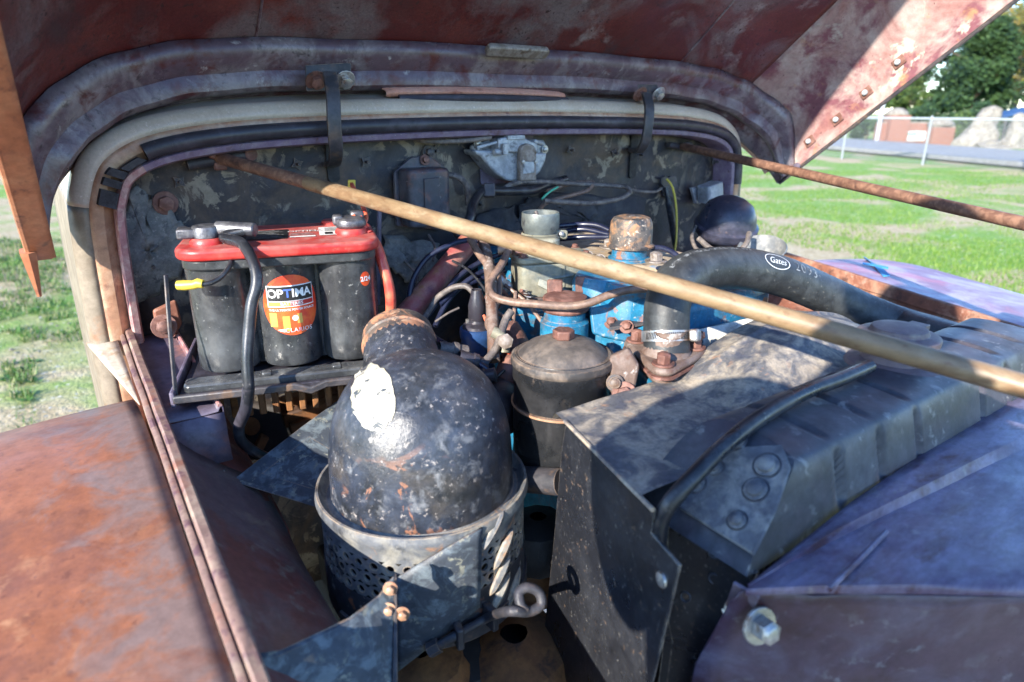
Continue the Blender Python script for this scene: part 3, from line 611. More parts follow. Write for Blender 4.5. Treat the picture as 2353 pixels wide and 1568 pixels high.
# fixings on the firewall
def star(px, py, r=.011, y=1.094, m='dark_iron', par=None):
    c = AY(px, py, y); mb = MB(); a0 = random.uniform(0, 1.5)
    pts = [c+V((math.cos(a0+math.pi*i/4), 0, math.sin(a0+math.pi*i/4)))*(r if i % 2 == 0 else r*.5) for i in range(8)]
    mb.prism(pts, (0, -.0025, 0)); mb.tube([c, c-V((0, .014, 0))], r*.26, 8)
    return obj('speed_nut', mb, m, par or fire, bevel=.0004)
for px, py in ((412, 418), (682, 377), (1310, 345), (1411, 352), (1468, 356), (840, 372), (350, 612), (998, 347), (1640, 372), (512, 323), (1100, 470)): star(px, py)
bolt(fire, AY(380, 467, 1.093), (0, -1, 0), .011, .010, 'brown_iron', washer=True)
bolt(fire, AY(985, 350, 1.09), (0, -1, 0), .008, .008, 'dark_iron'); bolt(fire, AY(1000, 475, 1.09), (0, -1, 0), .008, .008, 'dark_iron')
c = AY(1165, 330, 1.0955)
obj('patch_panel', MB().rbox(c+V((0, 0, -.02)), (.125, .11, .004), .006, (V((1, 0, 0)), V((0, 0, 1)), V((0, -1, 0)))), 'purple_channel', fire, bevel=.001)
def felt(name, poly, y, m, seed, amp=.006, th=.005, bulge=.012):
    P = jag([V((a.x, a.z)) for a in [AY(px, py, y) for px, py in poly]], amp, 6, seed)
    cx_, cy_ = sum(p.x for p in P)/len(P), sum(p.y for p in P)/len(P); rows = []
    for k in (0, .3, .6, .85, 1):
        rows.append([V((cx_+(p.x-cx_)*k, y-(bulge*(1-k*k)*.5+bulge*.7*mnoise.noise(V((p.x*14, p.y*14, k*3+seed)))), cy_+(p.y-cy_)*k)) for p in P])
    return obj(name, MB().grid(rows, cu=True), m, fire, smooth=30, solid=th, off=-1)
felt('insulation_sheet', [(318, 425), (372, 470), (432, 535), (415, 640), (335, 690), (262, 705), (240, 570)], 1.090, 'felt', 3)['label'] = 'torn grey felt in the shape of the sunlit patch beside the battery'  # pale sheet follows the sun patch: lit area put into its outline and colour
felt('insulation_sheet', [(1195, 470), (1260, 440), (1480, 455), (1482, 520), (1440, 560), (1330, 520), (1180, 545)], 1.088, 'dark_felt', 9, .008)['label'] = 'cracked black felt behind the carburettor'
felt('insulation_sheet', [(880, 540), (1010, 560), (1000, 640), (930, 650), (880, 600)], 1.085, 'felt', 14)['label'] = 'small grey felt scrap beside the red cable'
felt('insulation_sheet', [(1090, 500), (1180, 470), (1200, 560), (1060, 570)], 1.087, 'dark_felt', 21)['label'] = 'black felt scrap behind the spark plug leads'

def bar(pts, side, w_, t_):
    mb = MB(); pts = [V(p) for p in pts]; side = V(side).normalized(); rows = []
    for i, p in enumerate(pts):
        T = (pts[min(i+1, len(pts)-1)]-pts[max(i-1, 0)]).normalized(); s_ = (side-T*side.dot(T)).normalized(); n_ = T.cross(s_)
        rows.append([p+s_*(a*w_/2)+n_*(b*t_/2) for a, b in ((-1, -1), (1, -1), (1, 1), (-1, 1))])
    mb.grid(rows, cu=True); mb.f += [(0, 1, 2, 3), tuple(range(len(mb.v)-4, len(mb.v)))]; return mb

# ---------------------------------------------------------------- hood, standing open
PH = R(40); HL = V((0, -math.cos(PH), math.sin(PH))); HN = V((0, math.sin(PH), math.cos(PH))); HO = V((.753, 1.18, 1.53))
HP = [(0, 0), (.3, -.004), (.48, -.014), (.58, -.030), (.66, -.060), (.72, -.105), (.760, -.155), (.777, -.195), (.782, -.23), (.783, -.268)]
HARC = catmull([V((-u, n, 0)) for u, n in HP[::-1]]+[V((u, n, 0)) for u, n in HP[1:]], 6); NH = len(HARC)
def hpt(i, t, dep=0):
    p = HARC[i]; tg = (HARC[min(NH-1, i+1)]-HARC[max(0, i-1)]).normalized(); x, n = p.x+tg.y*dep, p.y-tg.x*dep
    k = 1-.10*max(0, t-.55)**1.3; drop = 3.0*max(0, t-.76)**2
    return HO+V((x*k, 0, 0))+HL*t+HN*(n-drop)
hood = thing('hood', 'raised maroon hood with rusty edges and purple grey rear brace', 'hood', HO)
ts = [0, .05, .1, .15, .2, .3, .4, .5, .6, .7, .76, .82, .87, .9]
a, b = 16, NH-30
obj('top_skin', MB().grid([[hpt(i, t) for i in range(a, b+1)] for t in ts]), 'hood_under', hood, solid=.0015, off=0)
obj('edge_flange', MB().grid([[hpt(0, t)+V((dx, 0, 0))-HN*dn for t in ts] for dx, dn in ((-.002, 0), (0, .003), (.010, .0035), (.022, .003), (.027, .001))]), 'hood_edge', hood, solid=.0012)
ls = obj('side_skin', MB().grid([[hpt(i, t) for i in range(0, a+1)] for t in ts]), 'hood_edge', hood, solid=.0016, off=0)
rs = obj('side_skin', MB().grid([[hpt(i, t) for i in range(b, NH)] for t in ts]), 'hood_sunlit_side', hood, solid=.0016, off=0)
rs['label'] = 'sunlit flaking inner face of the hood side'
SEC = [(-.004, .000), (-.004, .016), (.006, .026), (.018, .029), (.050, .030), (.055, .040), (.064, .046), (.074, .046), (.081, .038), (.086, .027), (.112, .024), (.122, .016), (.126, .002)]
mb = MB(); rows = []
for l, d in SEC:
    row = []
    for i in range(NH):
        e = min(i, NH-1-i)/(NH*.17); k = .38+.62*min(1, e); jog = .005*math.sin(i*.9)*(1 if 22 < i < NH-22 and l > .05 else 0)*.3
        row.append(hpt(i, l*k+jog, d*(.45+.55*min(1, e))+.001))
    rows.append(row)
obj('rear_brace', mb.grid(rows), 'hood_rib', hood, smooth=38, solid=.0012, off=0)
obj('brace_lip', MB().grid([[hpt(i, -.004, d) for i in range(6, NH-6)] for d in (.004, .015)]+[[hpt(i, -.012, .019) for i in range(6, NH-6)]]), 'copper_edge', hood)
for sg in (-1, 1):
    i = min(range(NH), key=lambda j: abs(HARC[j].x-sg*.455))
    obj('crease', MB().tube([hpt(i, .125+.62*k/10, .0012) for k in range(11)], .0022, 6), 'hood_rib', hood)
obj('edge_bead', MB().tube([hpt(0, t, .001) for t in ts], .0045, 8), 'hood_edge', hood); obj('edge_bead', MB().tube([hpt(NH-1, t, .001) for t in ts], .0045, 8), 'dark_iron', hood)
lt = MB().tube([hpt(0, .02), hpt(0, -.035)-HN*.035], [.010, .003], 6); obj('corner_tab', lt, 'hood_edge', hood)
# clip studs along the inner right side
side_n = V((-1, 0, 0))
for px, py in ((1988, 213), (1921, 275), (1858, 325), (2063, 143)):
    r_ = ray(px, py); c = AX(px, py, 1.5275)
    st = MB().lathe(c, [(0, .006), (.004, .006), (.006, .004), (.006, 0)], side_n, 12); obj('clip_stud', st, 'white_metal', rs)
    obj('clip_recess', MB().box(c+V((.004, 0, 0)), (.003, .026, .02), (V((1, 0, 0)), HL, HN)), 'brown_iron', rs, bevel=.001)
bolt(rs, AX(1833, 382, 1.524), side_n, .008, .004, 'purple_channel', washer=False, sides=14)
# notch plate at the middle of the brace
c0 = AP(1190, 118, HO+HL*.125-HN*.03, HN)
obj('latch_pad', MB().rbox(c0, (.135, .022, .012), .008, (V((1, 0, 0)), HL, HN)), 'zinc_brown', hood, bevel=.003)

# ---------------------------------------------------------------- hood hinges: flat goosenecks from the brace to the firewall
def hinge(label, plate, arm, slot, bolts, dep):
    P = [AY(px, py, y) for px, py, y in arm]; t = obj('hinge_arm', bar(catmull(P, 5), (1, -.25, 0), .021, .008), 'dark_iron', hood, bevel=.0015); t['label'] = label
    obj('hinge_plate', MB().prism([AY(px, py, dep) for px, py in plate], HN*.006+HL*.002), 'dark_iron', t, bevel=.002)
    for i, (px, py) in enumerate(bolts): bolt(t, AY(px, py, dep-.005), (0, -.8, -.55), .0105, .009, 'brown_iron' if i == 0 else 'steel')
    a, b = AY(*slot[0], 1.0925), AY(*slot[1], 1.0925)
    obj('hinge_slot_dark', MB().rbox((a+b)/2, (.02, (a-b).length, .004), .009, (V((1, 0, 0)), V((0, 0, 1)), V((0, -1, 0)))), 'core', fire)  # black plate for the open slot, its inner shade put into the colour
hinge('bolted hood hinge arm in front of the battery side of the firewall', [(702, 158), (808, 152), (806, 208), (704, 212)], [(757, 168, 1.035), (765, 220, 1.012), (768, 290, 1.005), (772, 345, 1.015), (768, 374, 1.05), (757, 378, 1.092)], [(762, 300), (764, 420)], [(726, 185), (792, 184)], 1.062)
hinge('hooked hood hinge arm above the horn side of the firewall', [(1466, 200), (1512, 200), (1514, 232), (1472, 240)], [(1485, 215, 1.03), (1492, 250, 1.01), (1488, 300, 1.005), (1480, 332, 1.015), (1466, 348, 1.045), (1452, 343, 1.09)], [(1458, 290), (1453, 410)], [(1470, 216), (1512, 216)], 1.055)

# ---------------------------------------------------------------- brace rods
rA, rB = AY(500, 362, 1.075), AD(2353, 888, .50); rE = rB+(rB-rA)*.12
rod = thing('brace_rod', 'yellowed brace rod running from the battery side firewall over the engine', 'rod', rA, 'brace rods across the engine bay')
k = (AD(715, 418, .885)-rA).length
d_ = (rE-rA).normalized()
obj('rod', MB().tube([rA+d_*(.0), rA+d_*.012, rA+d_*k, rA+d_*(k+.002), rE], [.006, .0085, .0085, .0095, .0095], 16), 'rod_gold', rod)
obj('rod_end', MB().tube([rA-d_*.004, rA+d_*.012, rA+d_*(k-.001)], [.0065, .0088, .0088], 14), 'rod_rust', rod)
sa, sb = AY(430, 380, 1.082), AY(585, 352, 1.082)
obj('slot_bar', MB().tube([sa, sb], .0085, 12), 'dark_iron', rod); obj('slot_bolt', MB().lathe(AY(574, 354, 1.083), [(.0, .012), (.009, .010), (.011, 0), (.0, 0)], (0, -1, 0), 14), 'brown_iron', rod)
obj('yoke', MB().box(AY(498, 352, 1.074), (.022, .016, .016)), 'brown_iron', rod, bevel=.003); obj('yoke', MB().box(AY(506, 382, 1.078), (.018, .012, .012)), 'brown_iron', rod, bevel=.003)
obj('front_bracket', MB().box(rE, (.03, .04, .05)), 'dark_iron', rod, bevel=.004)
qA, qB = AY(1565, 336, 1.085), AD(2353, 514, .80); qE = qB+(qB-qA)*.1; d_ = (qE-qA).normalized()
rod = thing('brace_rod', 'dark rusty brace rod leaving the horn side of the firewall above the lawn', 'rod', qA, 'brace rods across the engine bay')
obj('rod', MB().tube([qA, qA+d_*.02, qE], [.006, .0085, .0085], 14), 'rod_rust', rod)
obj('slot_bar', MB().tube([AY(1535, 333, 1.088), AY(1610, 345, 1.088)], .007, 10), 'dark_iron', rod)
obj('yoke', MB().box(AY(1580, 337, 1.082), (.02, .014, .02)), 'dark_iron', rod, bevel=.003); obj('front_bracket', MB().box(qE, (.03, .04, .05)), 'dark_iron', rod, bevel=.004)

# ---------------------------------------------------------------- fenders with their inner aprons
def ze(y): return 1.125+(y-.4)*.11
def fend(x, y):
    dx = max(0, .045-x); z = ze(min(y, 1.0))-.006-.16*dx**1.6-.9*max(0, dx-.35)**2
    if y > .72: z -= 1.15*(y-.72)**2.2+.25*max(0, y-.95)
    if y < .3: z -= 2.4*(.3-y)**2
    return z
def fender(name, label, mir, m, cat='fender'):
    fx = (lambda x: 2*CX-x) if mir else (lambda x: x)
    t = thing(name, label, cat, V((fx(-.2), .4, .7)))
    rows = []
    for j in range(37):
        y = -.1+1.35*j/36; row = []
        for i in range(25):
            x = .045-.78*(i/24)**1.25; row.append(V((fx(x), y, max(.5, fend(x, y)))))
        rows.append(row)
    obj('fender_skin', MB().grid(rows), m, t, solid=.002, off=-1)
    ys = [.12+.97*i/40 for i in range(41)]
    def P(dx, dz): return [V((fx(.0555+dx+.006*(y-.4)+.0012*mnoise.noise(V((dx*9, y*9, 2)))), y, ze(y)+dz+.0012*mnoise.noise(V((y*13, dz*50, 4))))) for y in ys]
    obj('flange', MB().grid([P(-.010, -.012), P(-.010, -.001), P(-.007, .0005), P(-.0045, .000), P(-.004, -.003), P(-.0025, -.003), P(-.002, .003), P(0, .0045), P(.007, .004), P(.009, .002), P(.0095, -.02)]), 'flange_dust' if not mir else 'inner_rust', t)
    ys2 = [.1+.92*i/40 for i in range(41)]
    sec = [(.058, -.012), (.066, -.032), (.088, -.058), (.115, -.080), (.142, -.105), (.160, -.135), (.170, -.18), (.174, -.26), (.174, -.5)]
    if mir: sec = [(.058, -.01), (.062, -.045), (.066, -.085), (.10, -.092), (.135, -.10), (.15, -.14), (.16, -.26), (.16, -.5)]
    rows = []
    for u, dz in sec:
        rows.append([V((fx(u+(0 if mir else (u-.058)*.32*max(0, min(1, (.52-y)/.18)))+.004*mnoise.noise(V((u*20, y*6, 1)))), y, ze(y)+dz+.006*mnoise.noise(V((u*9, y*5, 7))))) for y in ys2 if mir or y < .80])
    obj('inner_apron', MB().grid(rows), 'inner_rust' if mir else 'apron', t, solid=.002, off=0)
    return t
fl = fender('fender', 'big orange rusty fender with dusty rolled flange beside the air cleaner', False, 'fender_rust')
fr_ = fender('fender', 'purple faded fender with a blue chalk cross beside the lawn', True, 'fender_purple')
for p, q in (((1990, 586), (2038, 632)), ((1982, 606), (2042, 612))):
    A_, B_ = AZ(*p, 1.155), AZ(*q, 1.155); pts = []
    for k in range(9):
        c = A_.lerp(B_, k/8); c.z = fend(2*CX-c.x, c.y)+.004; pts.append(c)
    obj('chalk_mark', bar(pts, (1, -.3, 0) if p[0] == 1982 else (.7, .7, 0), .014, .0016), 'blue_chalk', fr_)
# sheet metal between fender and cowl, battery side
pn = []
for y in [.845+.225*i/8 for i in range(9)]: pn.append([V((.046-(.038*q)*((y-.84)/.23), y, ze(y)-.008-.10*q*(.046*((y-.84)/.23)))) for q in (0, .35, .7, 1)])
obj('filler_panel', MB().grid(pn), 'beige_rail', fl, solid=.002)
ch = []
for k in range(13):
    y = .80+.27*k/12; z = ze(y)-.016
    ch.append([V((.066, y, z+.006)), V((.070, y, z)), V((.1, y, z-.001)), V((.123-.004*(k/12), y, z)), V((.126-.004*(k/12), y, z+.006)), V((.129-.004*(k/12), y, z+.005)), V((.130-.004*(k/12), y, z-.028))])
obj('side_channel', MB().grid(ch), 'purple_channel', fl, solid=.0015)
obj('channel_edge', MB().tube([r[4]+V((0, 0, .0015)) for r in ch], .0028, 8), 'pink_edge', fl)
c = V((.1, .80, ze(.8)-.016))
obj('end_flap', MB().grid([[V((x, .80-dy, ze(.8)-.018-dz)) for x in (.068, .09, .11, .129)] for dy, dz in ((0, 0), (.004, .025), (.012, .06))]), 'purple_channel', fl, solid=.0015)
rp = MB(); rows = []
for y in [.72+.30*i/8 for i in range(9)]: rows.append([V((x, y, ze(y)+dz+.01*mnoise.noise(V((x*8, y*8, 3))))) for x, dz in ((.06, -.05), (.09, -.068), (.12, -.09), (.15, -.118), (.168, -.15), (.172, -.26))])
obj('apron_patch', rp.grid(rows), 'apron_red', fl, solid=.002)
obj('stop_bolt_pad', MB().prism([AY(352, 715, 1.03), AY(405, 690, 1.03), AY(420, 745, 1.03), AY(400, 775, 1.03), AY(362, 775, 1.03)], (0, .01, 0)), 'inner_rust', fl, bevel=.003)
bolt(fl, AY(377, 750, 1.026), (-.1, -1, .2), .011, .009, 'brown_iron')
bk = thing('cleaner_bracket', 'blue grey flaking triangular bracket between apron and air cleaner', 'bracket', AD(640, 1080, .8))
A_, B_, C_, D_ = AD(530, 1106, .80), AD(842, 872, .93), AD(800, 1040, .86), AD(765, 1178, .78)
obj('bracket_plate', MB().prism([A_, A_.lerp(B_, .5)+V((0, 0, .002)), B_, C_, D_], (.003, .003, -.003)), 'blue_bracket', bk, bevel=.001)
obj('bracket_hook', bar(catmull([AD(512, 1080, .80), AD(518, 1100, .80), A_], 4), (0, 0, 1), .008, .003), 'dark_iron', bk)

# ---------------------------------------------------------------- nose panel in front of the radiator
zl = 1.168
bk0, bk1 = AZ(1726, 1338, zl), AZ(2353, 900, zl); ft0, ft1 = AZ(1716, 1354, zl), AZ(2353, 1366, zl)
nose = thing('nose_panel', 'faded maroon nose panel with bolted flange in front of the radiator', 'panel', V((.6, .1, .6)))
TT = [0, .1, .25, .4, .6, .8, 1, 1.3, 1.7]
rows = []
for s_ in (0, .15, .38, .42, .46, .7, .93, .985, 1.0):
    row = []
    for t in TT:
        p = bk0.lerp(bk1, t).lerp(ft0.lerp(ft1, t), s_); p.z = zl+(.012 if s_ < .4 else .004)*min(1, t*4)-(.006 if s_ > .99 else 0)-.05*max(0, t-1)**2+.0015*mnoise.noise(p*18); row.append(p)
    rows.append(row)
obj('ledge', MB().grid(rows), 'maroon_panel', nose, solid=.0025, off=-1, smooth=50)
rows = []
for s_, dz, dy in ((0, -.005, .004), (.1, -.02, .012), (.4, -.1, .03), (.7, -.22, .045), (1, -.42, .05)):
    rows.append([ft0.lerp(ft1, t)+V((.0, dy+.01*mnoise.noise(V((t*5, s_*4, 0))), dz)) for t in TT])
obj('front_face', MB().grid(rows), 'maroon_shaded', nose, solid=.002)
e0 = [AZ(1716, 1354, zl-.004), AD(1690, 1420, .535), AD(1665, 1500, .55), AD(1640, 1580, .57), AD(1620, 1660, .59)]
obj('side_flange', bar(catmull(e0, 5), (-.3, .9, .1), .02, .003), 'purple_channel', nose, bevel=.0008)
bolt(nose, AD(1742, 1436, .50), (-.25, -1, .25), .0095, .012, 'steel'); bolt(nose, AD(1696, 1398, .53), (-.9, -.2, .3), .009, .006, 'steel', sides=16)
obj('scrape_rib', MB().tube([AZ(1905, 1355, zl+.006), AZ(1990, 1270, zl+.008), AZ(2036, 1222, zl+.008)], .0022, 8), 'maroon_panel', nose)

# ================================================================== UNDER THE HOOD
Z = V((0, 0, 1))
# ---------------------------------------------------------------- radiator
rad = thing('radiator', 'dark radiator with ribbed top tank and riveted end plate', 'radiator', V((.73, .29, .55)))
def tank_sec(n=30):
    pts = catmull([V((.352, 1.165, 0)), V((.353, 1.195, 0)), V((.350, 1.222, 0)), V((.335, 1.234, 0)), V((.30, 1.236, 0)), V((.262, 1.232, 0)), V((.250, 1.224, 0)), V((.241, 1.195, 0)), V((.234, 1.165, 0))], 5)
    return pts
TS = tank_sec(); NX = 460; rows = []
grooves = [.515, .585, .655, .80, .87, .94]
for k, p in enumerate(TS):
    hfr = (p.y-1.165)/.07; hs = max(0, min(1, hfr)); x0 = .382+.085*hs**1.4; x1 = 1.085-.085*hs**1.4; row = []
    t = (TS[min(k+1, len(TS)-1)]-TS[max(0, k-1)]).normalized(); nrm = V((0, -t.y, t.x))*-1
    fr_k = k/(len(TS)-1); mk = min(1, max(0, (fr_k-.26)/.06))*(1-min(1, max(0, (fr_k-.92)/.04)))*(1-1.0*math.exp(-((fr_k-.69)/.085)**4))*(1 if fr_k > .7 else .55)
    for i in range(NX+1):
        x = x0+(x1-x0)*i/NX; dsp = 0
        for gx in grooves: dsp += .0065*math.exp(-((x-gx)/.0052)**4)
        q = V((x, p.x, p.y)); nn = V((0, math.copysign(1, nrm.y)*abs(nrm.y), nrm.z))
        out = (q-V((x, .295, 1.19))); out.x = 0; out.normalize()
        row.append(q-out*dsp*mk)
    rows.append(row)
tm = MB().grid(rows); m_ = NX+1
tm.f.append(tuple(k*m_ for k in range(len(TS)))); tm.f.append(tuple(k*m_+NX for k in range(len(TS)))[::-1])
tank = obj('top_tank', tm, 'tank', rad, smooth=45)
ep = [AZ(1560, 1165, 1.19), AZ(1652, 1030, 1.228), AZ(1800, 1050, 1.225), AZ(1832, 1090, 1.222), AZ(1800, 1190, 1.20), AZ(1735, 1285, 1.178)]
c_ = sum(ep, V())/len(ep); en = V((-.62, 0, .78))
ep = [AP(px, py, V((.425, .295, 1.205)), en) for px, py in ((1560, 1172), (1640, 1040), (1800, 1030), (1822, 1085), (1790, 1180), (1738, 1285))]
plate = obj('end_plate', MB().prism([p+en*.004 for p in ep], en*.003), 'dust_grey', tank, bevel=.002)
for px, py, r in ((1693, 1022, .0085), (1768, 1080, .0095), (1742, 1135, .009), (1606, 1122, .0075), (1700, 1205, .007), (1650, 1085, .0065)):
    c = AP(px, py, V((.425, .295, 1.205)), en)+en*.0068; r *= .85
    obj('rivet_seat', MB().lathe(c, [(r*1.55, 0), (r*1.4, .0007), (r*1.25, .0002)], en, 18), 'tank', plate)
    obj('rivet', MB().lathe(c, [(r*1.25, 0), (r*1.25, .0015), (r*.95, .002), (r*.85, .005), (r*.45, .0065), (0, .007)], en, 18), 'dust_grey', plate)
nk = V((.745, .318, 1.236))
obj('filler_neck', MB().lathe(nk-Z*.006, [(.05, 0), (.048, .004), (.034, .008), (.031, .02), (.036, .024), (.036, .028), (0, .028)], n=32), 'apron', rad)
cp = MB().lathe(nk+Z*.02, [(.041, 0), (.042, .003), (.042, .010), (.038, .012), (.03, .0125), (.028, .018), (.012, .020), (0, .020)], n=36); cp.box(nk+Z*.03+V((.042, 0, 0)), (.018, .02, .008)); cp.box(nk+Z*.03-V((.042, 0, 0)), (.018, .02, .008))
obj('cap', cp, 'apron', rad, bevel=.0008)
obj('core', MB().box((.735, .293, .87), (.68, .085, .59)), 'core', rad)
fins = MB()
for i in range(86): fins.box((.40+.67*i/85, .2485, .87), (.0012, .006, .59))
tag(obj('fins', fins, 'dust_grey', rad, smooth=0), kind='stuff')
# overflow hose
ov = [AZ(1998, 842, 1.248), AZ(1930, 872, 1.247), AZ(1850, 902, 1.247), AZ(1755, 955, 1.244), AZ(1670, 1020, 1.236), AZ(1595, 1095, 1.222), AZ(1545, 1150, 1.206), AZ(1522, 1188, 1.19), AD(1514, 1225, .535), AD(1512, 1300, .55), AD(1508, 1420, .58)]
tag(obj('overflow_hose', MB().tube(catmull(ov, 7), .0072, 12), 'cable_black'), 'thin black overflow hose curving over the end of the radiator tank', 'hose')
# fan shroud with its side plate
sh = thing('fan_shroud', 'dusty grey fan shroud with arched rim and dark side plate', 'fan shroud', V((.73, .42, .6)))
def shz(x, y):
    o = abs(x-.73); a = 1.249-(.36-math.sqrt(max(0, .36**2-min(o, .35)**2))) - 1.2
    w_ = max(0, a); f = min(1, max(0, (y-.358)/.05)); z = 1.2+w_*(.35+.65*f*f*(3-2*f))
    z += .004*math.exp(-((y-.452)/.004)**2)*min(1, w_*60) - .006*max(0, (y-.462)/.03)*min(1, w_*60)
    return z+.0012*mnoise.noise(V((x*22, y*22, 0)))
rows = []
for y in [.322+.164*i/41 for i in range(42)]: rows.append([V((.3515+(y-.305)*.247+(.71*i/90), y, shz(.372+.70*i/90, y))) for i in range(91)])
last = rows[-1]; rows.append([p+V((0, .004, -.003)) for p in last]); rows.append([p+V((0, .005, -.009)) for p in last])
obj('top_sheet', MB().grid(rows), 'shroud', sh, smooth=50)
obj('rear_wall', MB().grid([[p+V((0, .004, -.008)) for p in last[6:]], [p+V((0, .004, -.06)) for p in last[6:]]]), 'shroud', sh)
p0, p1 = AZ(1300, 968, 1.2), AZ(1503, 1172, 1.2); nn = (p1-p0).cross(Z).normalized()
if nn.x > 0: nn = -nn
spx = [(1300, 969), (1402, 1072), (1503, 1173), (1496, 1226), (1561, 1300), (1538, 1400), (1498, 1568), (1478, 1650), (1225, 1650), (1240, 1545), (1272, 1240), (1290, 1030)]
sp = obj('side_plate', MB().prism([AP(px, py, p0, nn) for px, py in spx], nn*-.003), 'side_plate', sh, bevel=.0012)
for px, py, r in ((1521, 1332, .007), (1690, 1332, .0),): 
    if r: obj('rivet', MB().lathe(AP(px, py, p0, nn), [(r, 0), (r*.9, .002), (r*.4, .0035), (0, .004)], nn, 14), 'steel', sp)
obj('top_fold', MB().tube([p0+nn*.001, p1+nn*.001], .0022, 6), 'shroud', sp)
q0 = AP(1561, 1300, p0, nn)
rs_ = obj('radiator_side', MB().prism([AZ(1528, 1182, 1.168), AZ(1738, 1318, 1.166), AD(1700, 1400, .545), AD(1640, 1568, .60), AD(1600, 1660, .63), AD(1500, 1660, .63), AD(1530, 1420, .565)], V((.004, 0, 0))), 'side_plate', rad, bevel=.001)
for px, py in ((1640, 1330), (1575, 1372), (1641, 1272)):
    obj('hole_rim', MB().lathe(AD(px, py, .528 if py < 1300 else .535), [(.003, 0), (.0042, .001), (.005, 0)], (-.9, -.3, .2), 14), 'tank', rs_)

# ---------------------------------------------------------------- upper radiator hose
HPX = [(1532, 812, .80), (1531, 755, .80), (1534, 700, .80), (1552, 654, .812), (1598, 624, .835), (1690, 616, .875), (1790, 634, .915), (1890, 674, .95), (1980, 716, .965), (2060, 748, .955)]
hp = catmull([AD(*p) for p in HPX]+[V((.972, .385, 1.202)), V((.974, .335, 1.198))], 12); HR = .0278
hose = thing('radiator_hose', 'thick black rubber hose from engine to radiator with printed lettering', 'hose', hp[0])
nh = len(hp); hm = MB()
rib = [HR*(1+.006*math.sin(i*2.4)) for i in range(nh)]
hobj = obj('hose_body', hm.tube(hp, rib, 28), 'hose', hose)
# frames along the hose for its print
T_ = [(hp[min(i+1, nh-1)]-hp[max(i-1, 0)]).normalized() for i in range(nh)]
S_ = [0]
for i in range(1, nh): S_.append(S_[-1]+(hp[i]-hp[i-1]).length)
def on_hose(s, ang, lift=.0004):
    s = max(0, min(S_[-1]-1e-4, s)); i = max(j for j in range(nh-1) if S_[j] <= s); f = (s-S_[i])/(S_[i+1]-S_[i])
    p = hp[i].lerp(hp[i+1], f); t = T_[i].lerp(T_[i+1], f).normalized(); tv = (CAM*0+V((-.35, -.75, .55))); a = (tv-t*tv.dot(t)).normalized(); b = t.cross(a)
    return p+(a*math.cos(ang)+b*math.sin(ang))*(HR+lift)
def hose_text(txt, s0, ang0, size, m, **kw):
    vf = text_mesh(txt, size, **kw); return decal('lettering', vf, lambda u, v: on_hose(s0+u, ang0+v/HR*HSGN), m, hobj)
HSGN = -1
hose_text('EPDM BRANCHED MADE IN U.S.A.  0 3 2', .155, -.72, .0075, 'faint_ink')
hose_text('Gates', .262, -.20, .0135, 'white_ink', shear=.35)
ell = disc(0, 0, .0235, .0115, 40, 12); ring_v, ring_f = [], []
for i in range(48):
    a = 2*math.pi*i/48; ring_v += [(.0235*math.cos(a), .0118*math.sin(a)), (.0222*math.cos(a), .0107*math.sin(a))]
ring_f = [(2*i, 2*((i+1) % 48), 2*((i+1) % 48)+1, 2*i+1) for i in range(48)]
decal('logo_ring', (ring_v, ring_f), lambda u, v: on_hose(.262+u, -.20+v/HR*HSGN), 'white_ink', hobj)
hose_text('2093', .318, -.22, .021, 'faint_ink', bold=-.0004, space=1.1)
# worm clamps
def clamp(par, c, ax, r, ang):
    u, v, w = fr(ax); mb = MB().lathe(c-w*.0065, [(r-.0005, 0), (r+.0012, 0), (r+.0012, .013), (r-.0005, .013)], ax, 40); o = obj('clamp_band', mb, 'steel', par)
    sm_ = MB()
    for i in range(26):
        a = ang-.25-1.9*i/25; d = u*math.cos(a)+v*math.sin(a); t_ = w.cross(d); sm_.box(c+d*(r+.0012), (.0011, .0008, .0085), (t_, d, (w+t_*.25).normalized()))
    tag(obj('clamp_slots', sm_, 'core', o, smooth=0), kind='stuff')
    d = u*math.cos(ang)+v*math.sin(ang); t_ = w.cross(d)
    sc = MB().box(c+d*(r+.007), (.02, .011, .015), (t_, d, w)); obj('screw_housing', sc, 'steel', o, bevel=.003)
    sh_ = MB().tube([c+d*(r+.008)-t_*.008, c+d*(r+.008)+t_*.02], .0042, 10); obj('screw', sh_, 'brown_iron', o)
    bolt(o, c+d*(r+.008)+t_*.018, t_, .006, .007, 'brown_iron', 'screw_head', washer=False)
cax = (hp[10]-hp[4]).normalized(); u_, v_, w_ = fr(cax)
want = (RT*.8-FW*.45); want = (want-cax*want.dot(cax)).normalized(); cang = math.atan2(want.dot(v_), want.dot(u_))
clamp(hose, AD(1530, 772, .80), cax, HR+.0005, cang)
e_ = V((.985, .362, 1.205)); 

# ---------------------------------------------------------------- engine
eng = thing('engine', 'bright blue chipped engine head under a dusty top with thermostat housing', 'engine', V((.73, .8, .75)))
def cast(name, pts, z0, z1, m, par, bev=.008, tp=.0):
    cx_, cy_ = sum(p[0] for p in pts)/len(pts), sum(p[1] for p in pts)/len(pts)
    mb = MB(); lo = [V((x, y, z0)) for x, y in pts]; hi = [V((cx_+(x-cx_)*(1-tp), cy_+(y-cy_)*(1-tp), z1)) for x, y in pts]; n = len(pts)
    mb.add(lo+hi, [tuple(range(n))[::-1], tuple(range(n, 2*n))]+[(i, (i+1) % n, n+(i+1) % n, n+i) for i in range(n)])
    return obj(name, mb, m, par, bevel=bev, seg=3)
head = cast('cylinder_head', [(.628, .552), (.618, .60), (.632, .635), (.622, .68), (.640, .715), (.632, .80), (.640, 1.04), (.86, 1.04), (.86, .55), (.75, .53)], .98, 1.262, 'engine_blue', eng, .014, .01)
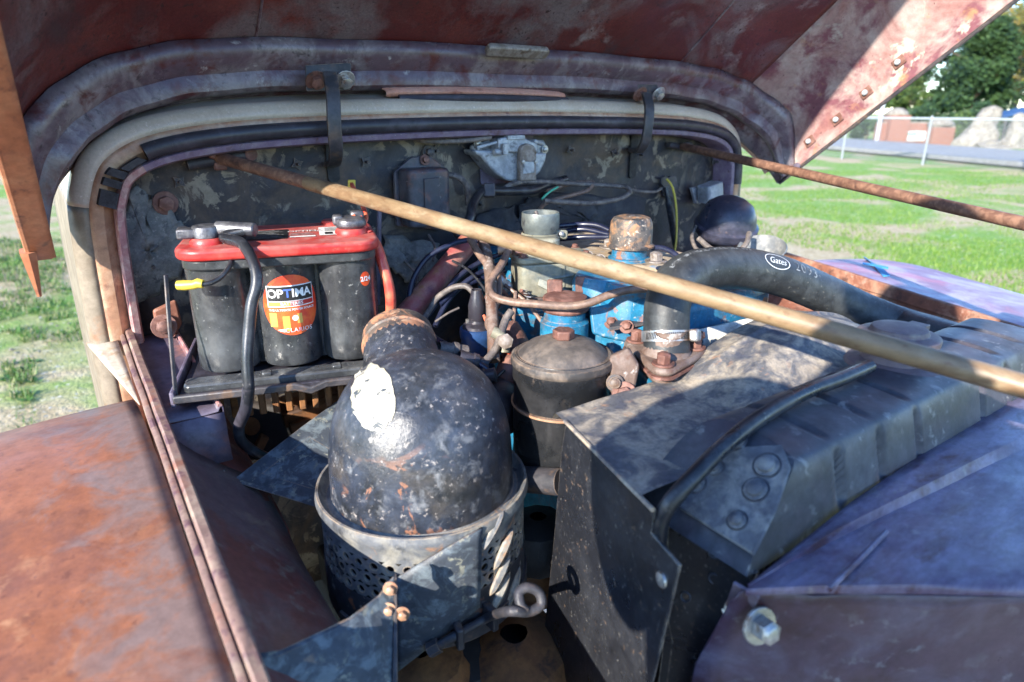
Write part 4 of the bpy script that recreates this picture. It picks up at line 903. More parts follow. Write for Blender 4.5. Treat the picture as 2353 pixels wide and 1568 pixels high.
cast('valve_cover', [(.655, .66), (.645, .70), (.66, .76), (.655, .95), (.67, 1.02), (.82, 1.02), (.83, .80), (.82, .62), (.72, .60)], 1.25, 1.288, 'engine_dust', eng, .012, .05)
cast('block', [(.60, .53), (.60, 1.06), (.88, 1.06), (.88, .53)], .70, 1.02, 'engine_blue', eng, .012)
cast('front_cover', [(.575, .50), (.575, .54), (.87, .54), (.87, .50)], .72, 1.16, 'dark_iron', eng, .01)
nkc = AD(1445, 588, .985); obj('filler_tube', MB().lathe(nkc-Z*.045, [(.036, 0), (.034, .02), (.0285, .032), (.0285, .036), (.031, .037), (.031, .043), (.026, .045), (.024, .08)], n=30), 'engine_blue', eng)
bs = [(1625, 905), (1650, 900)]
cast('head_boss', [tuple(AD(px, py, .90)[:2]) for px, py in ((1475, 608), (1500, 600), (1530, 604), (1540, 622), (1500, 628))], 1.22, 1.276, 'engine_blue', eng, .004)
for px, py, d in ((1507, 602, .895), (1400, 570, 1.0), (1190, 720, .98)): bolt(eng, AD(px, py, d), (0, 0, 1), .0095, .010, 'zinc_brown')
# sockets on the head side for shape
for px, py, d, r in ((1385, 672, .955, .045), (1450, 688, .93, .046)):
    c = AD(px, py, d); obj('casting_boss', MB().lathe(c-Z*.07, [(r, 0), (r, .085), (r*.86, .098), (0, .1)], n=24), 'engine_blue', eng)
# thermostat housing
tb = AD(1530, 808, .80)+Z*.016
th = obj('thermostat_housing', MB().lathe(tb-Z*.016, [(.030, 0), (.029, .003), (.0265, .007), (.0245, .013), (.0235, .02), (.0235, .03), (.020, .03)], n=32), 'thermo', eng)
TBZ = tb.z-.016; bpos = [AZ(1463, 784, TBZ), AZ(1524, 838, TBZ), AZ(1596, 800, TBZ)]; fl_ = []
for i_ in range(3):
    a_, c_, b_ = bpos[i_-1], bpos[i_], bpos[(i_+1) % 3]; o_ = (c_-(a_+b_)/2).normalized(); ang = math.atan2(o_.y, o_.x)
    fl_ += [c_+V((math.cos(ang+R(q)), math.sin(ang+R(q)), 0))*.016 for q in ((-50, -25, 0, 25, 50) if (bpos[1]-bpos[0]).cross(bpos[2]-bpos[0]).z > 0 else (50, 25, 0, -25, -50))]
cast('water_outlet', [((tb+(p-tb)*.75).x, (tb+(p-tb)*.75).y) for p in fl_], 1.05, tb.z-.045, 'engine_blue', eng, .004)
fo = obj('thermostat_flange', MB().prism(fl_, (0, 0, -.010)), 'thermo', eng, bevel=.004); fo2 = obj('thermostat_gasket', MB().prism([p-Z*.0102+(p-tb)*.02 for p in fl_], (0, 0, -.003)), 'brown_iron', eng)
obj('water_neck', MB().prism([tb+(p-tb)*.8-Z*.0135 for p in fl_], (0, 0, -.016)), 'thermo', eng, bevel=.004)
for p in bpos: bolt(eng, p, (0, 0, 1), .0085, .011, 'brown_iron')
# front bracket beside the thermostat with spring tab
bp = [AD(px, py, .76) for px, py in ((1400, 820), (1445, 800), (1470, 842), (1455, 915), (1428, 935), (1402, 900))]
lb = thing('engine_bracket', 'rusty folded steel bracket bolted beside the oil filter', 'bracket', AD(1430, 925, .76))
obj('bracket_plate', MB().prism(bp, V((.012, .012, -.004))), 'thermo', lb, bevel=.003); bolt(lb, AD(1434, 905, .757), (-.6, -.7, .3), .009, .009, 'brown_iron'); bolt(lb, AD(1413, 880, .757), (-.6, -.7, .3), .0065, .005, 'dark_iron', sides=14)
# water pump pulley and fan with a white blade behind the hose
fan = thing('fan', 'engine fan with speckled white blades behind the shroud', 'fan', V((.735, .505, 1.02)))
hubc = V((.735, .515, 1.02)); obj('hub', MB().lathe(hubc, [(0, .03), (.05, .03), (.055, .02), (.055, -.02), (0, -.02)], (0, -1, 0), 28), 'brown_iron', fan)
for k in range(5):
    a = R(97+72*k); d = V((math.cos(a), 0, math.sin(a))); s_ = V((-d.z, 0, d.x)); rows = []
    for q in range(7):
        r = .05+.165*q/6; wd = .028+.034*q/6; rows.append([hubc+d*r+s_*(wd*t)+V((0, .02*t, 0)) for t in (-1, -.5, 0, .5, 1)])
    obj('blade', MB().grid(rows), 'fan_white', fan, solid=.003)
belt = obj('fan_belt', MB().lathe(hubc+V((0, .015, 0)), [(.075, -.006), (.082, -.006), (.082, .006), (.075, .006), (.075, -.006)], (0, -1, 0), 40), 'rubber_seal', fan)

# ---------------------------------------------------------------- oil filler cap
cc = AD(1448, 568, .985)
cap = obj('oil_filler_cap', MB().lathe(cc, [(.0, 0), (.0335, 0), (.0355, .001), (.036, .004), (.0335, .0055), (.0318, .007), (.0315, .030), (.0305, .038), (.027, .044), (.02, .0465), (.0, .0475)], n=44), 'cap_rust', eng); cap['label'] = 'rusty domed oil filler cap'
obj('cap_dimple', MB().lathe(cc+Z*.0472, [(.005, 0), (.004, .0009), (0, .001)], n=16), 'dark_iron', cap)

# ---------------------------------------------------------------- carburettor
cb = thing('carburettor', 'weathered zinc carburettor with open round throat', 'carburettor', AD(1250, 690, 1.0))
ct = AD(1242, 489, 1.0)
ring = obj('throat_ring', MB().lathe(ct, [(.0265, -.016), (.0265, 0), (.0285, .001), (.0292, -.002), (.0292, -.019), (.0275, -.024), (.0255, -.028), (.025, -.045), (.02, -.05)], n=44), 'carb_ring', cb)
obj('throat_floor', MB().lathe(ct-Z*.0155, [(.0268, 0), (0, 0)], n=30), 'core', ring)
obj('choke_post', MB().tube([ct+V((-.004, -.004, -.012)), ct+V((-.006, .004, .002))], .0026, 8), 'dark_iron', ring)
kc = MB().lathe(ct-Z*.034, [(.0275, -.004), (.0288, -.003), (.0288, .003), (.0275, .004), (.0275, -.004)], n=40); ko = obj('throat_clamp', kc, 'carb_zinc', cb)
ear = ct-Z*.034+RT*.032; obj('clamp_ear', MB().rbox(ear, (.02, .014, .012), .004, (RT, V((0, 0, 1)), -FW)), 'carb_zinc', ko, bevel=.002); bolt(ko, ear-FW*.006, -FW, .0042, .005, 'steel', washer=False)
tow = AD(1245, 575, 1.0)
obj('air_horn', MB().rbox(tow, (.052, .05, .045), .012, (RT, V((FW.x, FW.y, 0)).normalized(), Z)), 'carb_zinc', cb, bevel=.005, seg=3)
bw = AD(1262, 620, .99)
fu, fv = V((math.cos(R(-8)), math.sin(R(-8)), 0)), V((-math.sin(R(-8)), math.cos(R(-8)), 0)); fu2 = (RT*.96+V((FW.x, FW.y, 0))*.28).normalized(); fv2 = Z.cross(fu2)
bowl = obj('float_bowl', MB().rbox(bw-Z*.012, (.108, .062, .058), .012, (fu2, fv2, Z)), 'carb_zinc', cb, bevel=.004, seg=3)
obj('bowl_cover', MB().rbox(bw+Z*.022, (.116, .07, .009), .014, (fu2, fv2, Z)), 'carb_zinc', cb, bevel=.002)
obj('bowl_cover_step', MB().rbox(bw+Z*.03-fu2*.012, (.07, .055, .012), .012, (fu2, fv2, Z)), 'carb_zinc', cb, bevel=.003)
for a, b in ((-.048, -.026), (.048, -.026), (.05, .026), (-.05, .026)): bolt(cb, bw+Z*.0265+fu2*a+fv2*b, Z, .0045, .004, 'brown_iron', 'screw', sides=12)
fb = bw-fv2*.0315+fu2*.012-Z*.01; obj('cast_rib', MB().box(fb, (.0025, .003, .045), (fu2, fv2, Z)), 'carb_zinc', bowl); obj('cast_rib', MB().tube([fb-fu2*.02-Z*.0+Z*.004, fb+fu2*.016+Z*.008], .0024, 8), 'carb_zinc', bowl)
obj('throttle_body', MB().lathe(bw-Z*.075+fu2*.005, [(.036, -.01), (.036, 0), (.026, .006), (.024, .03), (.024, .036)], n=26), 'carb_zinc', cb)
lk = MB(); 
for i in range(7): a_, b_ = AD(1155+i*7, 668+(i % 3)*9, .97-.005*i), AD(1170+i*9, 690+(i % 2)*14, .965); lk.tube([a_, b_], .0032, 6)
obj('linkage', lk, 'brown_iron', cb); lv = [AD(px, py, .955) for px, py in ((1240, 640), (1310, 668), (1318, 680), (1300, 690), (1235, 655))]; obj('throttle_lever', MB().prism(lv, V((.002, .003, -.002))), 'carb_zinc', cb, bevel=.0008)
cast('manifold_riser', [tuple(AD(px, py, .97)[:2]) for px, py in ((1170, 700), (1260, 690), (1270, 720), (1180, 740))], 1.10, AD(1200, 705, .97).z, 'engine_blue', eng, .006)
cast('spacer', [tuple(AD(px, py, .97)[:2]) for px, py in ((1172, 695), (1262, 685), (1272, 716), (1180, 735))], AD(1200, 705, .97).z, AD(1200, 700, .97).z+.012, 'dark_iron', eng, .003)

# ---------------------------------------------------------------- fuel pump with brown cover
fpc = AD(1298, 705, .91)
fpt = thing('fuel_pump', 'reddish brown capped fuel pump in front of the carburettor', 'fuel pump', fpc-Z*.05)
obj('pump_base', MB().lathe(fpc-Z*.05, [(.034, 0), (.034, .03), (.029, .034), (.029, .05)], n=28), 'engine_blue', fpt)
obj('pump_cover', MB().lathe(fpc-Z*.004, [(.032, 0), (.034, .003), (.031, .007), (.029, .012), (.0315, .015), (.030, .019), (.024, .021), (.012, .019), (0, .02)], n=32), 'brown_iron', fpt)
for px, py in ((1340, 655), (1275, 662)): obj('pump_tab', MB().box(AD(px, py, .925), (.022, .005, .024), (RT, FW, UP)), 'brown_iron', fpt, bevel=.003)

# ---------------------------------------------------------------- oil filter canister
fc = AD(1294, 800, .785); fc_top = fc
flt = thing('oil_filter', 'black oil filter canister with domed dusty lid and square nut', 'oil filter', fc-Z*.155)
FR_ = .0602
obj('canister', MB().lathe(fc-Z*.155, [(0, 0), (.048, .001), (.055, .008), (.0585, .02), (.0595, .035), (FR_-.0005, .037), (FR_, .085), (FR_, .088), (FR_-.001, .089), (FR_-.001, .118), (FR_+.0005, .12), (FR_+.0005, .142), (FR_-.002, .15)], n=56), 'filter_black', flt)
obj('lid', MB().lathe(fc-Z*.012, [(.0605, -.007), (.0625, -.005), (.063, -.001), (.062, .004), (.057, .007), (.054, .006), (.051, .009), (.043, .016), (.03, .0215), (.015, .0243), (0, .025)], n=60), 'filter_lid', flt)
nb = fc+Z*.0125; obj('square_nut', MB().prism([nb+V((math.cos(R(20+60*i)), math.sin(R(20+60*i)), 0))*.0135 for i in range(6)], (0, 0, .011)), 'brown_iron', flt, bevel=.0015)
obj('strap', MB().lathe(fc-Z*.068, [(FR_+.0003, -.0012), (FR_+.0022, -.0012), (FR_+.0022, .0012), (FR_+.0003, .0012)], n=48), 'copper_edge', flt)

# ---------------------------------------------------------------- oil bath air cleaner
ac = V((.296, .602, 0)); RZ = 1.100; DR, DH = .1035, .150
acl = thing('air_cleaner', 'black chipped oil bath air cleaner with domed top and cream label', 'air cleaner', V((ac.x, ac.y, .93)))
prof = [(DR-.002, -.012), (DR, -.004)]+[(DR*(1-math.sin(t)**2.9)**(1/2.25) if t < 1.5707 else 0, DH*math.sin(t)) for t in [math.pi/2*i/26 for i in range(27)]]
dome = obj('dome', MB().lathe(V((ac.x, ac.y, RZ)), prof, n=72), 'black_paint', acl)
n0_ = V((.31, .660, 1.165)); n1_ = V((.346, .756, 1.218))
npts = catmull([n0_-V((.0, .03, .02)), n0_, n0_.lerp(n1_, .45)+V((0, 0, .006)), n1_], 6)
nk_o = obj('neck', MB().tube(npts, [.078-.033*(1-(1-i/18)**1.8) for i in range(19)], 36, cap=False), 'black_paint', acl)
nd = (npts[-1]-npts[-4]).normalized()
col_ = MB().tube([n1_-nd*.05, n1_-nd*.048, n1_-nd*.02, n1_-nd*.018, n1_-nd*.012, n1_, n1_+nd*.002, n1_-nd*.02], [.0445, .0465, .0465, .0485, .0465, .0465, .042, .040], 36, cap=False); obj('neck_collar', col_, 'rust_neck', acl)
# rolled rim and cup
obj('rim', MB().lathe(V((ac.x, ac.y, RZ)), [(.1025, -.003), (.1045, -.007), (.109, -.008), (.1125, -.006), (.1145, -.001), (.117, .002), (.1195, .002), (.1205, -.002), (.1215, -.007), (.1185, -.014), (.117, -.022), (.1165, -.030)], n=80), 'cleaner_can', acl)
# perforated wall: real holes
CRr = .1165; zt, z_h = RZ-.030, RZ-.078
NHOL = 40; per = MB()
def cyl(a, z, r=CRr): return V((ac.x+math.cos(a)*r, ac.y+math.sin(a)*r, z))
for row in range(3):
    zc_ = RZ-.038-.0165*row; off = .5*(row % 2)
    for i in range(NHOL):
        a_c = 2*math.pi*(i+off)/NHOL; ha, hz, hr = math.pi/NHOL, .00825, .0045
        o = len(per.v); K = 12
        outer = []
        for k in range(K):
            t = 2*math.pi*k/K; cx_, sy_ = math.cos(t), math.sin(t); m = max(abs(cx_), abs(sy_)); outer.append(cyl(a_c+ha*cx_/m, zc_+hz*sy_/m))
        inner = [cyl(a_c+hr*math.cos(2*math.pi*k/K)/CRr, zc_+hr*math.sin(2*math.pi*k/K)) for k in range(K)]
        inn2 = [cyl(a_c+hr*math.cos(2*math.pi*k/K)/CRr, zc_+hr*math.sin(2*math.pi*k/K), CRr-.003) for k in range(K)]
        per.v += outer+inner+inn2
        for k in range(K):
            k2 = (k+1) % K; per.f += [(o+k, o+k2, o+K+k2, o+K+k), (o+K+k, o+K+k2, o+2*K+k2, o+2*K+k)]
pe = obj('perforated_band', per, 'cleaner_can', acl, smooth=50)
obj('inner_screen', MB().lathe(V((ac.x, ac.y, RZ-.095)), [(.106, 0), (.106, .085)], n=40), 'core', acl)
zb_ = RZ-.038-.0165*2-.00825
obj('oil_cup', MB().lathe(V((ac.x, ac.y, 0)), [(CRr, zb_), (CRr+.0015, zb_-.002), (CRr+.0015, zb_-.05), (CRr-.001, zb_-.058), (CRr-.008, zb_-.066), (CRr-.016, zb_-.075), (.07, zb_-.082), (0, zb_-.083)], n=64), 'cleaner_black', acl)
# slanted louvres on the engine side
for i, (px, py) in enumerate(((1132, 1222), (1158, 1262), (1150, 1322), (1150, 1362), (1180, 1352))):
    r_ = ray(px, py); 
    # meet the cup wall
    A2 = r_.x**2+r_.y**2; B2 = 2*(r_.x*(-ac.x)+r_.y*(-ac.y)); C2 = ac.x**2+ac.y**2-(CRr+.002)**2; dsc = B2*B2-4*A2*C2
    if dsc < 0: continue
    t = (-B2-math.sqrt(dsc))/(2*A2); c = CAM+r_*t; n_ = (c-V((ac.x, ac.y, c.z))).normalized(); tg = Z.cross(n_)
    ax = (Z*.72+tg*.69).normalized(); sx_ = n_.cross(ax); rows = []
    for k in range(9):
        q = -1+2*k/8; w2 = .007*math.sqrt(max(0, 1-q*q)); rows.append([c+ax*(.024*q)+sx_*(w2*s2)+n_*(.006*(1-s2*s2)*math.sqrt(max(0, 1-q*q))-.001) for s2 in (-1, -.4, .2, .7, 1)])
    obj('louvre', MB().grid(rows), 'cleaner_can', acl, solid=.001)
# cream label on the dome
def dome_rad(z): q = min(.99999, max(0, (z-RZ)/DH)); return DR*(1-q**2.9)**(1/2.25)
def on_dome(px, py):
    r_ = ray(px, py).normalized(); t = .45; a_, b_ = None, None
    def f(t): p = CAM+r_*t; return math.hypot(p.x-ac.x, p.y-ac.y)-(dome_rad(p.z) if p.z < RZ+DH else -.01)
    while f(t) > 0 and t < 1: t += .002
    lo, hi = t-.002, t
    for _ in range(20):
        m_2 = (lo+hi)/2
        if f(m_2) > 0: lo = m_2
        else: hi = m_2
    return CAM+r_*lo
lab = MB(); rows = []; rdl = random.Random(5)
for k in range(9):
    row = []
    for i in range(44):
        a = 2*math.pi*i/44; e = 1 if k < 8 else 1+.05*rdl.uniform(-1, 1)
        rr_ = k/8*e; p = on_dome(858+rr_*50*math.cos(a)+4*math.sin(a)*rr_, 916+rr_*77*math.sin(a)); row.append(p+(p-V((ac.x, ac.y, RZ))).normalized()*.0012)
    rows.append(row)
obj('label', lab.grid(rows, cu=True), 'sticker_cream', dome)
# clamp bracket round the cup with its long bolt
cbk = thing('clamp_bracket', 'dark folded clamp bracket with eye bolt gripping the air cleaner', 'bracket', AD(905, 1500, .56))
rows = []
def on_can(px, py, r):
    r_ = ray(px, py); A2 = r_.x**2+r_.y**2; B2 = -2*(r_.x*ac.x+r_.y*ac.y); C2 = ac.x**2+ac.y**2-r*r; q = B2*B2-4*A2*C2
    return CAM+r_*((-B2-math.sqrt(max(q, 0)))/(2*A2))
rows = []
for k in range(9):
    f = k/8; row = []
    for i in range(15):
        h_ = i/14; tp = (906+202*h_, 1332-120*h_**.95); bt_ = (912+190*h_, 1545-150*h_); row.append(on_can(tp[0]+(bt_[0]-tp[0])*f, tp[1]+(bt_[1]-tp[1])*f, CRr+.0055))
    rows.append(row)
obj('clamp_plate', MB().grid(rows), 'blue_bracket', cbk, solid=.002)
A_ = AD(906, 1328, .602); Bq = AD(908, 1600, .56); C1 = AD(560, 1640, .50); C2_ = AD(572, 1512, .505); C3 = AD(800, 1430, .55)
obj('wing_plate', MB().prism([A_, Bq, C1, C2_, AD(640, 1505, .515), C3, AD(868, 1378, .585)], (.002, .004, .001)), 'blue_bracket', cbk, bevel=.001)
obj('wing_fold', MB().prism([AD(906, 1328, .602), AD(912, 1328, .600), AD(914, 1600, .558), AD(900, 1600, .556)], (.003, .006, 0)), 'dark_iron', cbk, bevel=.001)
obj('hook', bar(catmull([AD(578, 1555, .505), AD(570, 1520, .505), AD(566, 1490, .506)], 4), (0, 0, 1), .01, .004), 'dark_iron', cbk)
def oc(px, py, r): return on_can(px, py, CRr+r)
bl_ = catmull([oc(1000, 1488, .012), oc(1052, 1458, .013), oc(1125, 1418, .014), AD(1170, 1405, .61), AD(1215, 1406, .615), AD(1243, 1390, .62), AD(1238, 1362, .622), AD(1212, 1350, .62), AD(1193, 1362, .617), AD(1196, 1390, .612), AD(1207, 1404, .612)], 6)
obj('eye_bolt', MB().tube(bl_, .0048, 12), 'dark_iron', cbk)
for px, py in ((1052, 1455), (1125, 1415)):
    c = oc(px, py, .009); n_ = (c-V((ac.x, ac.y, c.z))).normalized(); obj('clamp_lug', MB().box(c, (.008, .024, .026), (Z.cross(n_), n_, Z)), 'dark_iron', cbk, bevel=.002)
zc3 = oc(1052, 1458, .0).z
bnd = [[V((ac.x+math.cos(a)*r, ac.y+math.sin(a)*r, z)) for a in [R(-170+210*i/40) for i in range(41)]] for r, z in ((CRr+.001, zc3+.011), (CRr+.0045, zc3+.010), (CRr+.0045, zc3-.010), (CRr+.001, zc3-.011))]
obj('clamp_band', MB().grid(bnd), 'dark_iron', cbk)
obj('band_nut', MB().tube([oc(985, 1496, .012), oc(1010, 1482, .012)], .008, 6), 'dark_iron', cbk)
for px, py in ((897, 1352), (893, 1400), (925, 1410)): bolt(cbk, AD(px, py, .59), (-.5, -.8, .2), .0042, .005, 'copper_edge')

# ---------------------------------------------------------------- battery in its tray
BX = V((math.cos(R(-18)), math.sin(R(-18)), 0)); BY = V((-BX.y, BX.x, 0)); b0 = V((.110, .842, 1.186)); BL, BW, BH = .234, .165, .151
bat = thing('battery', 'black six cell battery with red lid and round orange label', 'battery', b0+BX*BL/2+BY*BW/2)
def bpt(u, v, z): return b0+BX*u+BY*v+Z*z
# body: three round cells per side
def cell_outline(z, shrink=0):
    pts = []; r = BL/6-.001-shrink
    for k in range(3):
        cx_ = BL/6+k*BL/3
        for i in range(13):
            a = R(180+15*i if True else 0); a = R(188+13.67*i); pts.append(bpt(cx_+r*math.cos(a), r+.004+shrink+r*.92*math.sin(a), z))
    for k in range(2, -1, -1):
        cx_ = BL/6+k*BL/3
        for i in range(13):
            a = R(8+13.67*i); pts.append(bpt(cx_+r*math.cos(a), BW-r-.004-shrink+r*.92*math.sin(a), z))
    return pts
body = MB(); lv = [(0, .002), (.004, 0), (.026, 0), (.028, .0006), (.118, .0006), (.120, 0), (BH-.012, 0)]
body.grid([cell_outline(z, s) for z, s in lv], cu=True); body.f.append(tuple(range(len(cell_outline(0)))))
bo = obj('case', body, 'battery_black', bat, smooth=30)
obj('case_shoulder', MB().rbox(bpt(BL/2, BW/2, BH-.012), (BL-.002, BW-.004, .012), .03, (BX, BY, Z)), 'battery_black', bat, bevel=.002)
lid = obj('lid', MB().rbox(bpt(BL/2, BW/2, BH+.001), (BL+.008, BW+.006, .014), .034, (BX, BY, Z), n=8), 'battery_red', bat, bevel=.0045, seg=4)
zl_ = BH+.0082
for u, v in ((.032, .045), (BL-.028, .065)):
    obj('terminal_ring', MB().lathe(bpt(u, v, zl_-.001), [(.021, 0), (.021, .004), (.018, .008), (.012, .008)], n=28), 'battery_red', lid)
    obj('terminal_post', MB().lathe(bpt(u, v, zl_), [(.0105, 0), (.009, .022), (0, .023)], n=20), 'lead', lid)
for u, v in ((.035, .142), (BL-.05, .148)): obj('vent_plug', MB().lathe(bpt(u, v, zl_-.001), [(.014, 0), (.014, .005), (.012, .007), (0, .007)], n=20), 'battery_red', lid)
top = lambda u, v: bpt(u, v, zl_+.0006)
decal('warning_label', rect(.07, .045, .125, .115), top, 'black_ink', lid); decal('bar_code_label', rect(.165, .055, .215, .118), top, 'white_ink', lid)
top2 = lambda u, v: bpt(u, v, zl_+.0011)
for r0 in ((.172, .06, .182, .075), (.195, .06, .21, .078)): decal('bar_code', rect(*r0, 4, 2), top2, 'black_ink', lid)
for k in range(5): decal('print_line', rect(.172, .084+.006*k, .172+.036-.004*(k % 3), .0862+.006*k, 4, 1), top2, 'faint_ink', lid)
for k in range(9): decal('print_line', rect(.075, .05+.007*k, .12-.006*(k % 3), .0522+.007*k, 4, 1), top2, 'faint_ink', lid)
decal('blank_label', rect(.128, .05, .16, .058, 4, 1), top, 'white_ink', lid)
vf = text_mesh('OPTIMA', .013, bold=.0002); decal('lettering', ([(p[0]+.147, p[1]+.095) for p in vf[0]], vf[1]), top, 'white_ink', lid)
for k in range(3): decal('print_line', rect(.128, .066+.006*k, .160-.003*k, .0678+.006*k, 4, 1), top, 'faint_ink', lid)
# round label on the middle cell
RC = BL/6-.001
def cellsurf(k, lift=.0006):
    cx_ = BL/6+k*BL/3
    def f(u, v):
        v = LZ+(v-.083)*LS if k == 1 else v; u = u*LS+.006 if k == 1 else u; a = -math.pi/2+u/RC; r = RC+lift; return bpt(cx_+r*math.cos(a), RC+.004+r*.92*math.sin(a), v)
    return f
LZ = .080; LS = 1.08
lab = decal('round_label', disc(0, .0845, .0345, .0365, 36, 8), cellsurf(1, .0008), 'decal_orange', bat)
for a, b, c, d in ((-.027, .055, -.018, .082), (-.012, .05, -.004, .078), (.004, .058, .010, .08)): decal('label_stripe', rect(a, b+.004, c, d-.006, 2, 4), cellsurf(1, .0011), 'decal_gold', lab)
decal('label_frame', rect(-.0275, .083, .0275, .1085, 12, 3), cellsurf(1, .0013), 'white_ink', lab)
decal('label_field', rect(-.0262, .0905, .0262, .1073, 12, 3), cellsurf(1, .0017), 'black_ink', lab)
decal('label_field', rect(-.0262, .0842, -.002, .0895, 8, 2), cellsurf(1, .0017), 'decal_gold', lab); decal('label_field', rect(-.002, .0842, .0262, .0895, 8, 2), cellsurf(1, .0017), 'battery_red', lab)
def ltext(txt, u0, v0, size, m, **kw):
    vf = text_mesh(txt, size, **kw); decal('lettering', ([(p[0]+u0, p[1]+v0) for p in vf[0]], vf[1]), cellsurf(1, .0021), m, lab)
for ch_, u_0 in zip('OPTIMA', (-.0208, -.0118, -.0038, .0022, .0093, .0188)): ltext(ch_, u_0, .0989, .0138, 'blue_ink' if ch_ == 'T' else 'white_ink', bold=.00035)
ltext('BATTERIES', .0, .0868, .0052, 'white_ink', bold=.0001); ltext('THE ULTIMATE POWER SOURCE', 0, .0795, .0036, 'white_ink', bold=.00008); ltext('CLARIOS', .005, .0545, .0072, 'white_ink', space=1.1)
decal('emblem', disc(.002, .069, .0035, .0035, 16, 2), cellsurf(1, .0013), 'white_ink', lab); decal('emblem', ([(-.019, .0555), (-.011, .0565), (-.0085, .0545), (-.011, .0525), (-.015, .0535)], [(0, 1, 2, 3, 4)]), cellsurf(1, .0013), 'white_ink', lab)
dl = decal('date_label', disc(.022, .108, .0075, .0095, 24, 4), cellsurf(2, .0008), 'decal_orange', bat)
vf = text_mesh('2/24', .0085, bold=.0002); decal('lettering', ([(p[0]+.022, p[1]+.108) for p in vf[0]], vf[1]), cellsurf(2, .0014), 'white_ink', dl)
tray = thing('battery_tray', 'rusty purple angle iron battery tray with black liner', 'battery tray', b0+BX*BL/2-Z*.04)
TX, TY = BX, BY
def tpt(u, v, z): return bpt(u, v, z-.008)
tr = MB(); z0 = -.004
fr0 = [tpt(-.022, -.034, z0), tpt(BL*.5, -.034, z0), tpt(BL*.58, -.036, z0-.006), tpt(BL*.66, -.034, z0), tpt(BL+.03, -.034, z0)]
obj('front_rail', bar(fr0, (0, 1, 0), .007, .010), 'dark_iron', tray, bevel=.002)
obj('side_rail', bar([tpt(-.022, -.036, z0), tpt(-.022, BW+.01, z0)], (0, 0, 1), .02, .006), 'purple_channel', tray, bevel=.002); obj('side_rail', bar([tpt(BL+.03, -.036, z0), tpt(BL+.03, BW+.01, z0)], (0, 0, 1), .02, .006), 'purple_channel', tray, bevel=.002)
obj('corner_post', bar([tpt(-.020, -.030, z0-.01), tpt(-.018, .0, .08), tpt(-.016, .018, BH-.015)], (1, .4, 0), .005, .003), 'dark_iron', tray, bevel=.001)
obj('liner', MB().rbox(tpt(BL/2+.004, BW/2-.012, -.004), (BL+.04, BW+.04, .006), .01, (TX, TY, Z)), 'rubber_seal', tray, bevel=.001)
obj('liner_step', MB().rbox(tpt(BL/2+.004, -.012, .003), (BL+.03, .028, .012), .008, (TX, TY, Z)), 'battery_black', tray, bevel=.003)
for u in (.085, .17): obj('liner_lug', MB().box(tpt(u, -.016, .011), (.012, .012, .006), (TX, TY, Z)), 'battery_black', tray, bevel=.002)
sk = MB(); 
for i in range(15): p = tpt(.02+.017*i, .02, -.035); sk.box(p, (.009, .006, .05), (TX, TY, Z))
obj('corrugated_skirt', sk, 'rail_brown', tray, bevel=.002)
# clamps and cables
t1 = bpt(.032, .045, zl_+.014)
ng = thing('negative_cable', 'thick black battery cable looping down in front of the battery', 'cable', t1)
k1 = MB().lathe(t1-Z*.008, [(.011, 0), (.0165, 0), (.0165, .014), (.0155, .016), (.0, .016)], n=20); k1.box(t1-BX*.022-Z*.001, (.022, .020, .012), (BX, BY, Z)); k1.box(t1-BX*.028+BY*.012-Z*.001, (.012, .012, .012), (BX, BY, Z)); k1.tube([t1+BX*.012+Z*.003, t1+BX*.058+Z*.002-BY*.018], [.0095, .0085], 12)
obj('terminal_clamp', k1, 'lead', ng, bevel=.002)
cpts = [t1+BX*.050+Z*.002-BY*.016, AD(515, 545, .80), AD(555, 560, .785), AD(583, 605, .77), AD(590, 650, .765), AD(578, 700, .765), AD(572, 760, .768), AD(568, 830, .77), AD(571, 890, .775), AD(566, 935, .79), AD(550, 975, .815), AD(553, 1010, .83), AD(580, 1035, .85), AD(620, 1055, .88)]
obj('cable', MB().tube(catmull(cpts, 8), .0068, 14), 'cable_black', ng)
obj('cable_sleeve', MB().tube(catmull(cpts[8:11], 6), .0072, 14), 'rubber_seal', ng)
gw = [t1+BX*.048-BY*.014, AD(505, 572, .805), AD(530, 600, .785), AD(515, 630, .775), AD(490, 648, .768), AD(465, 654, .765)]
wire = obj('pigtail', MB().tube(catmull(gw, 6), .003, 10), 'cable_black', ng)
obj('butt_connector', MB().tube([AD(467, 653, .765), AD(455, 651, .765), AD(445, 655, .765), AD(425, 656, .765), AD(408, 656, .765)], [.005, .0058, .0052, .006, .0055], 14), 'wire_yellow', ng)
t2 = bpt(BL-.028, .065, zl_+.014)
ps = thing('positive_cable', 'red battery cable leaving the silver terminal clamp', 'cable', t2)
k2 = MB().lathe(t2-Z*.008, [(.011, 0), (.019, .001), (.021, .008), (.018, .015), (.0, .017)], n=16); k2.box(t2-BX*.016+Z*.004, (.014, .016, .014), (BX, BY, Z)); k2.box(t2+BX*.010+BY*.01+Z*.006, (.018, .014, .016), (BX, BY, Z)); obj('terminal_clamp', k2, 'lead', ps, bevel=.004)
pc = [t2+BX*.012+Z*.002, AD(833, 530, .885), AD(862, 560, .88), AD(880, 610, .88), AD(895, 665, .885), AD(898, 710, .895), AD(893, 760, .91), AD(880, 820, .93)]
obj('cable', MB().tube(catmull(pc, 8), .0072, 14), 'cable_red', ps); obj('boot', MB().tube([t2+BX*.008+Z*.004, AD(833, 530, .885), AD(848, 543, .882)], [.0085, .009, .0085], 14), 'battery_red', ps)
pw = [t2+BX*.004+Z*.008, AD(828, 523, .89), AD(841, 503, .90), AD(836, 480, .92), AD(825, 455, .94), AD(812, 432, .96), AD(808, 422, .97)]
